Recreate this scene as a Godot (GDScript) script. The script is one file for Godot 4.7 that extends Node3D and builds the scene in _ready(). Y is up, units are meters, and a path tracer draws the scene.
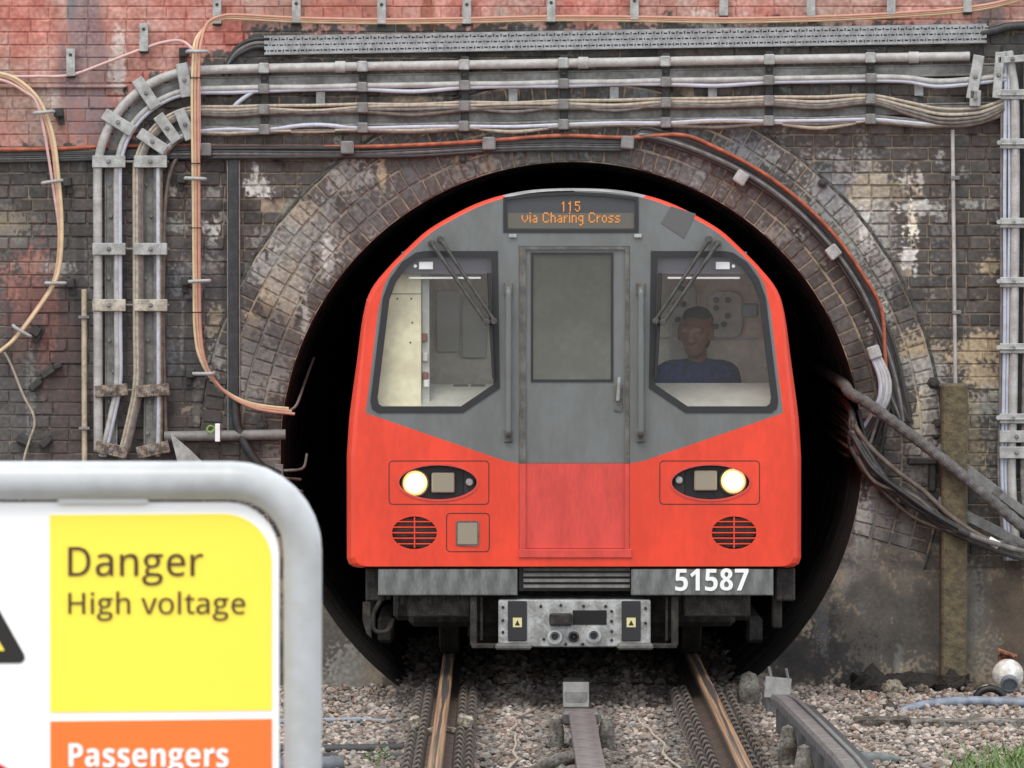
extends Node3D
# A tube train looking out of a brick tunnel portal, seen through a long lens from a platform end.
# Metres; y = 0 is the rail top, z = 0 the face of the portal wall, +z towards the viewer.
# Wall and train are set out from measured elevation drawings: W() for the wall (164 units to the metre),
# T() for the train front (173 units to the metre), G() for the platform sign (911 units to the metre).

const FRONT := 1.56           # the train's nose stands this far out of the portal
const CX := 0.436             # track and tunnel axis
const CY := 1.25
const R_IN := 1.775
const R_OUT := 2.265
var rng := RandomNumberGenerator.new()
var used := {}
var M := {}
const ORD := ["first", "second", "third", "fourth", "fifth", "sixth", "seventh", "eighth", "ninth", "tenth", "eleventh", "twelfth"]

func W(u: float, v: float, z := 0.0) -> Vector3:
	return Vector3((u - 500.0) / 164.0, 2.5 - (v - 248.0) / 164.0, z)
func T(u: float, v: float) -> Vector2:
	return Vector2((u - 574.5) / 173.0, 2.5 - (v - 248.0) / 173.0)
func G(u: float, v: float) -> Vector2:
	return Vector2((u - 500.0) / 911.0, 2.5 - (v - 248.0) / 911.0)

# ---------------------------------------------------------------- mesh builder
class MB:
	var P := PackedVector3Array()
	var N := PackedVector3Array()
	var C := PackedColorArray()
	var U := PackedVector2Array()
	var col := Color.WHITE
	var colored := false
	var uv_wall := false
	func put(p: Vector3, n: Vector3):
		P.append(p); N.append(n)
		if colored: C.append(col)
		if uv_wall: U.append(Vector2((p.x + 4.3) / 8.8, (5.1 - p.y) / 5.5))
	func put_uv(p: Vector3, n: Vector3, uv: Vector2):
		P.append(p); N.append(n); U.append(uv)
	func tri(a: Vector3, b: Vector3, c: Vector3):
		var n = (b - a).cross(c - a).normalized()
		put(a, n); put(c, n); put(b, n)
	func quad(a: Vector3, b: Vector3, c: Vector3, d: Vector3):
		tri(a, b, c); tri(a, c, d)
	func quad_n(a, b, c, d, na, nb, nc, nd):
		put(a, na); put(c, nc); put(b, nb)
		put(a, na); put(d, nd); put(c, nc)
	func box(c: Vector3, s: Vector3, bevel := 0.0, bs := Basis.IDENTITY):
		var h = s / 2.0
		var b = minf(bevel, minf(h.x, minf(h.y, h.z)) * 0.9)
		if b <= 0.0:
			for ax in 3:
				for sg in [-1.0, 1.0]:
					var e = Vector3.ZERO; e[ax] = h[ax] * sg
					var f = Vector3.ZERO; f[(ax + 1) % 3] = h[(ax + 1) % 3] * sg
					var g = Vector3.ZERO; g[(ax + 2) % 3] = h[(ax + 2) % 3]
					quad(c + bs * (e - f - g), c + bs * (e + f - g), c + bs * (e + f + g), c + bs * (e - f + g))
			return
		for ax in 3:
			var a1 = (ax + 1) % 3
			var a2 = (ax + 2) % 3
			for sg in [-1.0, 1.0]:
				var e = Vector3.ZERO; e[ax] = h[ax] * sg
				var f = Vector3.ZERO; f[a1] = (h[a1] - b) * sg
				var g = Vector3.ZERO; g[a2] = h[a2] - b
				quad(c + bs * (e - f - g), c + bs * (e + f - g), c + bs * (e + f + g), c + bs * (e - f + g))
		for ax in 3:
			var a1 = (ax + 1) % 3
			var a2 = (ax + 2) % 3
			for s1 in [-1.0, 1.0]:
				for s2 in [-1.0, 1.0]:
					var p = Vector3.ZERO; p[a1] = h[a1] * s1; p[a2] = (h[a2] - b) * s2
					var q = Vector3.ZERO; q[a1] = (h[a1] - b) * s1; q[a2] = h[a2] * s2
					var w = Vector3.ZERO; w[ax] = h[ax] - b
					if s1 * s2 > 0: quad(c + bs * (p - w), c + bs * (q - w), c + bs * (q + w), c + bs * (p + w))
					else: quad(c + bs * (p + w), c + bs * (q + w), c + bs * (q - w), c + bs * (p - w))
		for sx in [-1.0, 1.0]:
			for sy in [-1.0, 1.0]:
				for sz in [-1.0, 1.0]:
					var p = c + bs * Vector3(h.x * sx, (h.y - b) * sy, (h.z - b) * sz)
					var q = c + bs * Vector3((h.x - b) * sx, h.y * sy, (h.z - b) * sz)
					var r = c + bs * Vector3((h.x - b) * sx, (h.y - b) * sy, h.z * sz)
					if sx * sy * sz > 0: tri(p, q, r)
					else: tri(p, r, q)
	func tube(pts: Array, r, seg := 8, caps := true, twist := 0.0, lobes := 0, lobe_depth := 0.0):
		var n = pts.size()
		var tang = []
		for i in n:
			var t = (pts[mini(i + 1, n - 1)] - pts[maxi(i - 1, 0)])
			tang.append(t.normalized() if t.length() > 1e-9 else Vector3.UP)
		var side = Vector3.UP.cross(tang[0])
		if side.length() < 0.1: side = Vector3.RIGHT.cross(tang[0])
		side = side.normalized()
		var rings = []
		var norms = []
		var run = 0.0
		for i in n:
			if i > 0: run += pts[i].distance_to(pts[i - 1])
			side = (side - tang[i] * side.dot(tang[i])).normalized()
			var up = tang[i].cross(side)
			var rr = r[i] if r is Array else r
			var ring = []
			var nn = []
			for k in seg:
				var a = TAU * k / seg
				var d = side * cos(a) + up * sin(a)
				var q = rr
				if lobes > 0: q = rr * (1.0 - lobe_depth * pow(absf(sin(0.5 * (lobes * a + run * twist))), 6.0))
				ring.append(pts[i] + d * q); nn.append(d)
			rings.append(ring); norms.append(nn)
		for i in n - 1:
			for k in seg:
				var j = (k + 1) % seg
				if lobes > 0: quad(rings[i][k], rings[i][j], rings[i + 1][j], rings[i + 1][k])
				else: quad_n(rings[i][k], rings[i][j], rings[i + 1][j], rings[i + 1][k], norms[i][k], norms[i][j], norms[i + 1][j], norms[i + 1][k])
		if caps:
			for k in seg:
				var j = (k + 1) % seg
				tri(pts[0], rings[0][j], rings[0][k])
				tri(pts[n - 1], rings[n - 1][k], rings[n - 1][j])
	func lathe(prof: Array, xf: Transform3D, seg := 20):
		# prof: Vector2(radius, height) from bottom to top, round the local y axis
		for i in prof.size() - 1:
			var p = prof[i]
			var q = prof[i + 1]
			var nn = Vector2(q.y - p.y, p.x - q.x).normalized()
			for k in seg:
				var a = TAU * k / seg
				var b = TAU * (k + 1) / seg
				var da = Vector3(cos(a), 0, -sin(a))
				var db = Vector3(cos(b), 0, -sin(b))
				var n1 = (xf.basis * (da * nn.x + Vector3.UP * nn.y)).normalized()
				var n2 = (xf.basis * (db * nn.x + Vector3.UP * nn.y)).normalized()
				quad_n(xf * (da * p.x + Vector3.UP * p.y), xf * (db * p.x + Vector3.UP * p.y), xf * (db * q.x + Vector3.UP * q.y), xf * (da * q.x + Vector3.UP * q.y), n1, n2, n2, n1)
	static func area(poly) -> float:
		var s := 0.0
		for i in poly.size():
			var a = poly[i]
			var b = poly[(i + 1) % poly.size()]
			s += a.x * b.y - b.x * a.y
		return s / 2.0
	static func ccw(poly) -> PackedVector2Array:
		var p = PackedVector2Array(poly)
		if area(p) < 0: p.reverse()
		return p
	static func inset(poly, d: float) -> PackedVector2Array:
		var out := PackedVector2Array()
		var n = poly.size()
		for i in n:
			var a = (poly[i] - poly[(i + n - 1) % n]).normalized()
			var b = (poly[(i + 1) % n] - poly[i]).normalized()
			var na = Vector2(-a.y, a.x)
			var nb = Vector2(-b.y, b.x)
			var m = na + nb
			var l = m.length_squared()
			out.append(poly[i] + (m * (2.0 * d / l) if l > 0.3 else na * d))
		return out
	func cap(poly, z: float, front := true, xf := Transform3D.IDENTITY):
		var idx = Geometry2D.triangulate_polygon(poly)
		for i in range(0, idx.size(), 3):
			var a = poly[idx[i]]
			var b = poly[idx[i + 1]]
			var c = poly[idx[i + 2]]
			if ((b - a).cross(c - a) < 0) == front:
				var t = b; b = c; c = t
			tri(xf * Vector3(a.x, a.y, z), xf * Vector3(b.x, b.y, z), xf * Vector3(c.x, c.y, z))
	func walls(poly, z0: float, z1: float, inward := false, xf := Transform3D.IDENTITY):
		var n = poly.size()
		for i in n:
			var a = poly[i]
			var b = poly[(i + 1) % n]
			if inward: quad(xf * Vector3(b.x, b.y, z0), xf * Vector3(a.x, a.y, z0), xf * Vector3(a.x, a.y, z1), xf * Vector3(b.x, b.y, z1))
			else: quad(xf * Vector3(a.x, a.y, z0), xf * Vector3(b.x, b.y, z0), xf * Vector3(b.x, b.y, z1), xf * Vector3(a.x, a.y, z1))
	func prism(poly_in, z0: float, z1: float, bevel := 0.0, back := true, xf := Transform3D.IDENTITY):
		var poly = ccw(poly_in)
		if bevel > 0.0:
			var ins = inset(poly, bevel)
			walls(poly, z0, z1 - bevel, false, xf)
			var n = poly.size()
			for i in n:
				var j = (i + 1) % n
				quad(xf * Vector3(poly[i].x, poly[i].y, z1 - bevel), xf * Vector3(poly[j].x, poly[j].y, z1 - bevel), xf * Vector3(ins[j].x, ins[j].y, z1), xf * Vector3(ins[i].x, ins[i].y, z1))
			cap(ins, z1, true, xf)
		else:
			walls(poly, z0, z1, false, xf)
			cap(poly, z1, true, xf)
		if back: cap(poly, z0, false, xf)
	func sheet(poly_in, holes: Array, z0: float, z1: float):
		# an extruded plate with holes: split at each hole's middle, then clipped
		var pieces = [ccw(poly_in)]
		for h in holes:
			var lo = Vector2(1e9, 1e9)
			var hi = -lo
			for p in h:
				lo = lo.min(p); hi = hi.max(p)
			var mx = (lo.x + hi.x) / 2.0
			var next = []
			for pc in pieces:
				var cutp = Geometry2D.intersect_polygons(pc, ccw(h))
				if cutp.is_empty():
					next.append(pc); continue
				for halfx in [[-50.0, mx], [mx, 50.0]]:
					var r = PackedVector2Array([Vector2(halfx[0], -50), Vector2(halfx[1], -50), Vector2(halfx[1], 50), Vector2(halfx[0], 50)])
					for q in Geometry2D.intersect_polygons(pc, r):
						for w in Geometry2D.clip_polygons(q, ccw(h)):
							next.append(w)
			pieces = next
		for pc in pieces:
			cap(pc, z1, true); cap(pc, z0, false)
		walls(ccw(poly_in), z0, z1)
		for h in holes: walls(ccw(h), z0, z1, true)
	func ring(outer_in, inner_in, z0: float, z1: float):
		# frame between two outlines with the same number of corners
		var a = ccw(outer_in)
		var b = ccw(inner_in)
		var n = a.size()
		for i in n:
			var j = (i + 1) % n
			quad(Vector3(a[i].x, a[i].y, z1), Vector3(a[j].x, a[j].y, z1), Vector3(b[j].x, b[j].y, z1), Vector3(b[i].x, b[i].y, z1))
		walls(a, z0, z1); walls(b, z0, z1, true)
	func mesh(shift: Vector3) -> ArrayMesh:
		var arr = []
		arr.resize(Mesh.ARRAY_MAX)
		var Q = P.duplicate()
		for i in Q.size(): Q[i] -= shift
		arr[Mesh.ARRAY_VERTEX] = Q
		arr[Mesh.ARRAY_NORMAL] = N
		if C.size() == P.size(): arr[Mesh.ARRAY_COLOR] = C
		if U.size() == P.size(): arr[Mesh.ARRAY_TEX_UV] = U
		var m = ArrayMesh.new()
		m.add_surface_from_arrays(Mesh.PRIMITIVE_TRIANGLES, arr)
		return m
	func base() -> Vector3:
		var lo = P[0]
		var hi = P[0]
		for p in P:
			lo = lo.min(p); hi = hi.max(p)
		return Vector3((lo.x + hi.x) / 2, lo.y, (lo.z + hi.z) / 2)

# ---------------------------------------------------------------- scene helpers
func numbered(n: String) -> String:
	if not used.has(n):
		used[n] = 0
		return n
	used[n] += 1
	return "%s_%03d" % [n, used[n]]

func tag(o: Node, label: String, category: String, group := "", kind := ""):
	if label: o.set_meta("label", label)
	if category: o.set_meta("category", category)
	if group: o.set_meta("group", group)
	if kind: o.set_meta("kind", kind)
	return o

func thing(called: String, at: Vector3, label: String, category: String, group := "") -> Node3D:
	var o = Node3D.new()
	o.name = numbered(called)
	add_child(o)
	o.position = at
	tag(o, label, category, group)
	return o

# one mesh; its points are in world metres, or in the axes of the thing it is a part of
func obj(called: String, mb: MB, mat: Material, parent: Node = null) -> MeshInstance3D:
	var o = MeshInstance3D.new()
	var b = mb.base()
	o.mesh = mb.mesh(b)
	o.material_override = mat
	if parent == null:
		o.name = numbered(called)
		add_child(o)
	else:
		o.name = called
		parent.add_child(o, true)
	o.position = b - (parent.get_meta("origin", Vector3.ZERO) if parent else Vector3.ZERO)
	o.set_meta("origin", b)
	return o

func clean_meta(n: Node):
	if n.has_meta("origin"): n.remove_meta("origin")
	for c in n.get_children(): clean_meta(c)

func solid(called, mb, mat, label, category, group := ""):
	return tag(obj(called, mb, mat), label, category, group)

func setting(called, mb, mat):
	var o = obj(called, mb, mat)
	o.set_meta("kind", "structure")
	return o

func spline(pts: Array, steps := 6) -> Array:
	var out = []
	var n = pts.size()
	for i in n - 1:
		var p0 = pts[maxi(i - 1, 0)]
		var p1 = pts[i]
		var p2 = pts[i + 1]
		var p3 = pts[mini(i + 2, n - 1)]
		for k in steps:
			out.append(p1.cubic_interpolate(p2, p0, p3, float(k) / steps))
	out.append(pts[n - 1])
	return out

func wall_path(list: Array) -> Array:
	var out = []
	for p in list: out.append(W(p[0], p[1], p[2]))
	return out

func disc(mb: MB, c: Vector3, r: float, depth: float, dir := Vector3.BACK, seg := 14, bevel := 0.0):
	var up = dir.normalized()
	var sx = up.cross(Vector3.UP if absf(up.y) < 0.9 else Vector3.RIGHT).normalized()
	var xf = Transform3D(Basis(sx, up, sx.cross(up)), c)
	if bevel > 0: mb.lathe([Vector2(r, 0), Vector2(r, depth - bevel), Vector2(r - bevel, depth), Vector2(0, depth)], xf, seg)
	else: mb.lathe([Vector2(r, 0), Vector2(r, depth), Vector2(0, depth)], xf, seg)

func ellipse(c: Vector2, rx: float, ry: float, n := 28) -> PackedVector2Array:
	var p := PackedVector2Array()
	for i in n: p.append(c + Vector2(cos(TAU * i / n) * rx, sin(TAU * i / n) * ry))
	return p

func rounded(x0, y0, x1, y1, r, n := 4) -> PackedVector2Array:
	var p := PackedVector2Array()
	for c in [[x1 - r, y0 + r, -90.0], [x1 - r, y1 - r, 0.0], [x0 + r, y1 - r, 90.0], [x0 + r, y0 + r, 180.0]]:
		for i in n + 1:
			var a = deg_to_rad(c[2] + 90.0 * i / n)
			p.append(Vector2(c[0] + cos(a) * r, c[1] + sin(a) * r))
	return p

func t_poly(list: Array) -> PackedVector2Array:
	var p := PackedVector2Array()
	for q in list: p.append(T(q[0], q[1]))
	return MB.ccw(p)

# the largest piece of one outline cut by (or shared with) another
func cut(a, b, shared := false) -> PackedVector2Array:
	var best := PackedVector2Array()
	for q in (Geometry2D.intersect_polygons(a, b) if shared else Geometry2D.clip_polygons(a, b)):
		if best.is_empty() or absf(MB.area(q)) > absf(MB.area(best)): best = q
	return best

func mirrored(poly) -> PackedVector2Array:
	var p := PackedVector2Array()
	for q in poly: p.append(Vector2(-q.x, q.y))
	return MB.ccw(p)

# ---------------------------------------------------------------- materials
func noise_image(seed_: int, freq: float, size := 256, oct := 4) -> Image:
	var f = FastNoiseLite.new()
	f.seed = seed_
	f.frequency = freq
	f.fractal_octaves = oct
	return f.get_seamless_image(size, size)

func tint_texture(seed_: int, freq: float, lo: Color, hi: Color, spots := 0.0, size := 256) -> ImageTexture:
	var a = noise_image(seed_, freq, size)
	var b = noise_image(seed_ + 7, freq * 6.0, size)
	var d1 = a.get_data()
	var d2 = b.get_data()
	var out := PackedByteArray()
	out.resize(size * size * 3)
	for i in size * size:
		var t = clampf((d1[i] / 255.0 - 0.5) * 1.5 + 0.5 + (d2[i] / 255.0 - 0.5) * 0.8, 0, 1)
		if spots > 0 and d2[i] / 255.0 < spots: t *= 0.3
		out[i * 3] = int(255 * lerpf(lo.r, hi.r, t)); out[i * 3 + 1] = int(255 * lerpf(lo.g, hi.g, t)); out[i * 3 + 2] = int(255 * lerpf(lo.b, hi.b, t))
	return ImageTexture.create_from_image(Image.create_from_data(size, size, false, Image.FORMAT_RGB8, out))

func mat(color: Color, rough := 0.7, metal := 0.0, tex: Texture2D = null, scale := 1.0, bump: Texture2D = null, bump_cm := 0.1) -> StandardMaterial3D:
	var m = StandardMaterial3D.new()
	m.albedo_color = color
	m.roughness = rough
	m.metallic = metal
	if tex:
		m.albedo_texture = tex
		m.uv1_triplanar = true
		m.uv1_world_triplanar = true
		m.uv1_scale = Vector3.ONE * scale
	if bump:
		m.heightmap_enabled = true
		m.heightmap_texture = bump
		m.heightmap_scale = bump_cm
		if not tex:
			m.uv1_triplanar = true
			m.uv1_world_triplanar = true
			m.uv1_scale = Vector3.ONE * scale
	return m

func rgb(r: int, g: int, b: int) -> Color:
	return Color(r / 255.0, g / 255.0, b / 255.0)

func make_materials():
	var grime = tint_texture(3, 0.012, Color(0.72, 0.71, 0.70), Color.WHITE)
	var dirty = tint_texture(11, 0.02, Color(0.45, 0.42, 0.40), Color.WHITE, 0.3)
	var faint = tint_texture(19, 0.01, Color(0.90, 0.89, 0.88), Color.WHITE)
	var soft = tint_texture(29, 0.018, Color(0.80, 0.79, 0.78), Color.WHITE)
	var rust = tint_texture(23, 0.03, rgb(54, 46, 42), rgb(96, 78, 64))
	var fine = ImageTexture.create_from_image(noise_image(31, 0.06))
	M.grime = grime; M.fine = fine; M.dirty = dirty
	var streak = tint_texture(83, 0.012, Color(0.92, 0.91, 0.90), Color.WHITE)
	M.tray_cover = mat(rgb(156, 160, 163), 0.5, 0.0, soft, 2.3)
	M.galv = mat(rgb(170, 173, 172), 0.55, 0.0, soft, 2.3)
	M.galv_dark = mat(rgb(126, 126, 125), 0.6, 0.0, soft, 2.1)
	M.pipe = mat(rgb(178, 178, 176), 0.6, 0.0, soft, 1.7)
	M.tray = mat(rgb(138, 138, 135), 0.7, 0.0, grime, 1.3)
	M.steel_dark = mat(rgb(60, 59, 58), 0.65, 0.0, grime, 3.0)
	M.black_cable = mat(rgb(52, 53, 56), 0.55, 0.0, grime, 4.0)
	M.grey_cable = mat(rgb(122, 120, 118), 0.65, 0.0, grime, 4.0)
	M.brown_cable = mat(rgb(108, 98, 90), 0.7, 0.0, grime, 4.0)
	M.beige_cable = mat(rgb(176, 166, 150), 0.65, 0.0, soft, 5.0)
	M.white_cable = mat(rgb(182, 189, 204), 0.45, 0.0, faint, 3.0)
	M.orange_cable = mat(rgb(172, 94, 66), 0.6, 0.0, grime, 4.0)
	M.copper = mat(rgb(196, 154, 126), 0.45, 0.0, faint, 4.0)
	M.yellowish = mat(rgb(208, 188, 152), 0.45, 0.0, faint, 4.0)
	M.salmon = mat(rgb(190, 140, 122), 0.45, 0.0, faint, 4.0)
	M.pink = mat(rgb(206, 170, 168), 0.5, 0.0, faint, 4.0)
	M.cream_pipe = mat(rgb(186, 172, 148), 0.7, 0.0, grime, 3.0)
	M.plinth = mat(rgb(112, 109, 102), 0.95, 0.0, dirty, 0.9, fine, 0.5)
	M.concrete = mat(rgb(138, 135, 128), 0.95, 0.0, dirty, 1.5, fine, 0.4)
	M.post = mat(Color.WHITE, 0.95, 0.0, tint_texture(41, 0.03, rgb(76, 69, 55), rgb(102, 93, 71)), 1.4, fine, 0.6)
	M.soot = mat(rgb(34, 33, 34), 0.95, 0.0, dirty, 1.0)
	M.rust = mat(Color.WHITE, 0.85, 0.0, rust, 2.0, fine, 0.3)
	M.red = mat(rgb(226, 66, 40), 0.28, 0.0, faint, 0.8)
	M.red_side = mat(rgb(226, 66, 40), 0.4, 0.0, streak, 1.1)
	M.roof_grey = mat(rgb(150, 150, 150), 0.6, 0.0, soft, 1.1)
	M.door_red = mat(rgb(208, 70, 60), 0.42, 0.0, soft, 1.3)
	M.front_grey = mat(rgb(106, 109, 109), 0.32, 0.0, soft, 0.9)
	M.frame_grey = mat(rgb(104, 102, 98), 0.6, 0.0, grime, 2.0)
	M.rubber = mat(rgb(34, 34, 37), 0.6)
	M.black = mat(rgb(20, 20, 22), 0.5)
	M.wiper = mat(rgb(76, 75, 72), 0.6, 0.0, grime, 5.0)
	M.under = mat(rgb(58, 54, 50), 0.8, 0.0, dirty, 2.0)
	M.under_dark = M.under
	M.coupler = mat(rgb(172, 174, 173), 0.55, 0.0, grime, 2.6)
	M.white = mat(rgb(232, 232, 230), 0.5)
	M.cream = mat(rgb(242, 236, 202), 0.6, 0.0, faint, 1.0)
	M.cab_wall = mat(rgb(232, 229, 212), 0.7, 0.0, faint, 1.0)
	M.cab_panel = mat(rgb(204, 206, 202), 0.6, 0.0, faint, 1.5)
	M.cab_dark = mat(rgb(84, 86, 86), 0.6)
	M.desk = mat(rgb(188, 190, 182), 0.6, 0.0, faint, 1.2)
	M.sign_white = mat(rgb(246, 247, 247), 0.35)
	M.sign_yellow = mat(rgb(250, 230, 76), 0.3)
	M.sign_orange = mat(rgb(240, 120, 48), 0.35)
	M.sign_black = mat(rgb(28, 26, 24), 0.4)
	M.sign_red = mat(rgb(206, 44, 36), 0.4)
	M.sign_tube = mat(rgb(182, 186, 189), 0.35, 0.0, faint, 2.2)
	for m_ in [M.red, M.front_grey, M.door_red, M.red_side]:    # rain-streaked dirt
		m_.albedo_texture = streak
		m_.uv1_scale = Vector3(1.1, 0.5, 1.1)
	M.skirt = mat(rgb(112, 115, 114), 0.5, 0.0, grime, 1.0)
	M.door_red.albedo_texture = faint
	M.door_red.uv1_scale = Vector3(2.6, 0.6, 2.6)
	M.skirt.uv1_scale = Vector3(3.4, 0.8, 3.4)
	M.lens = mat(rgb(142, 133, 117), 0.2)
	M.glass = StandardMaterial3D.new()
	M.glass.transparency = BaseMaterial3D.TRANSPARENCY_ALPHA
	M.glass.albedo_color = Color(0.55, 0.58, 0.57, 0.06)  # grey veil in the colour stands for reflected haze
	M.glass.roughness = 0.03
	M.door_glass = StandardMaterial3D.new()
	M.door_glass.transparency = BaseMaterial3D.TRANSPARENCY_ALPHA
	M.door_glass.albedo_color = Color(0.40, 0.43, 0.41, 0.3)
	M.door_glass.roughness = 0.05
	M.lamp = mat(rgb(255, 250, 238), 0.3)
	M.lamp.emission_enabled = true
	M.lamp.emission = rgb(255, 236, 188)
	M.lamp.emission_energy_multiplier = 1.5
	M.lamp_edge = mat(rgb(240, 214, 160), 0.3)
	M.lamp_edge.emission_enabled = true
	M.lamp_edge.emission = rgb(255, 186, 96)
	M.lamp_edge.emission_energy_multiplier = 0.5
	M.amber = mat(rgb(60, 36, 10), 0.5)
	M.amber.emission_enabled = true
	M.amber.emission = rgb(255, 158, 58)
	M.amber.emission_energy_multiplier = 0.46
	M.stone = mat(Color.WHITE, 0.95)
	M.stone.vertex_color_use_as_albedo = true
	M.skin = mat(rgb(118, 82, 64), 0.5)
	M.shirt = mat(rgb(46, 60, 118), 0.85, 0.0, grime, 6.0, fine, 1.5)
	M.hair = mat(rgb(22, 20, 20), 0.8)
	M.trousers = mat(rgb(30, 32, 42), 0.9)
	M.leaf = mat(rgb(128, 150, 92), 0.7, 0.0, tint_texture(53, 0.05, Color(0.55, 0.6, 0.5), Color.WHITE), 9.0)
	M.leaf.backlight_enabled = true
	M.leaf.backlight = Color(0.2, 0.28, 0.1)
	M.sleeper = mat(rgb(112, 104, 96), 0.95, 0.0, dirty, 1.6, fine, 0.5)
	M.tangle_grey = mat(rgb(98, 97, 96), 0.8, 0.0, dirty, 4.0)
	M.centre = mat(rgb(106, 104, 103), 0.5, 0.0, grime, 2.5)
	M.loops = mat(rgb(104, 96, 90), 0.8, 0.0, soft, 5.0)
	M.ground = mat(Color.WHITE, 0.98, 0.0, tint_texture(61, 0.09, rgb(84, 78, 72), rgb(176, 164, 152), 0.3), 1.3, fine, 2.0)

# ---------------------------------------------------------------- the wall's colours: brick, paint, soot, lime
const MW := 1408
const MH := 880
var wall_brick: ImageTexture
var wall_mortar: ImageTexture
var stain: PackedFloat32Array

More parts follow.
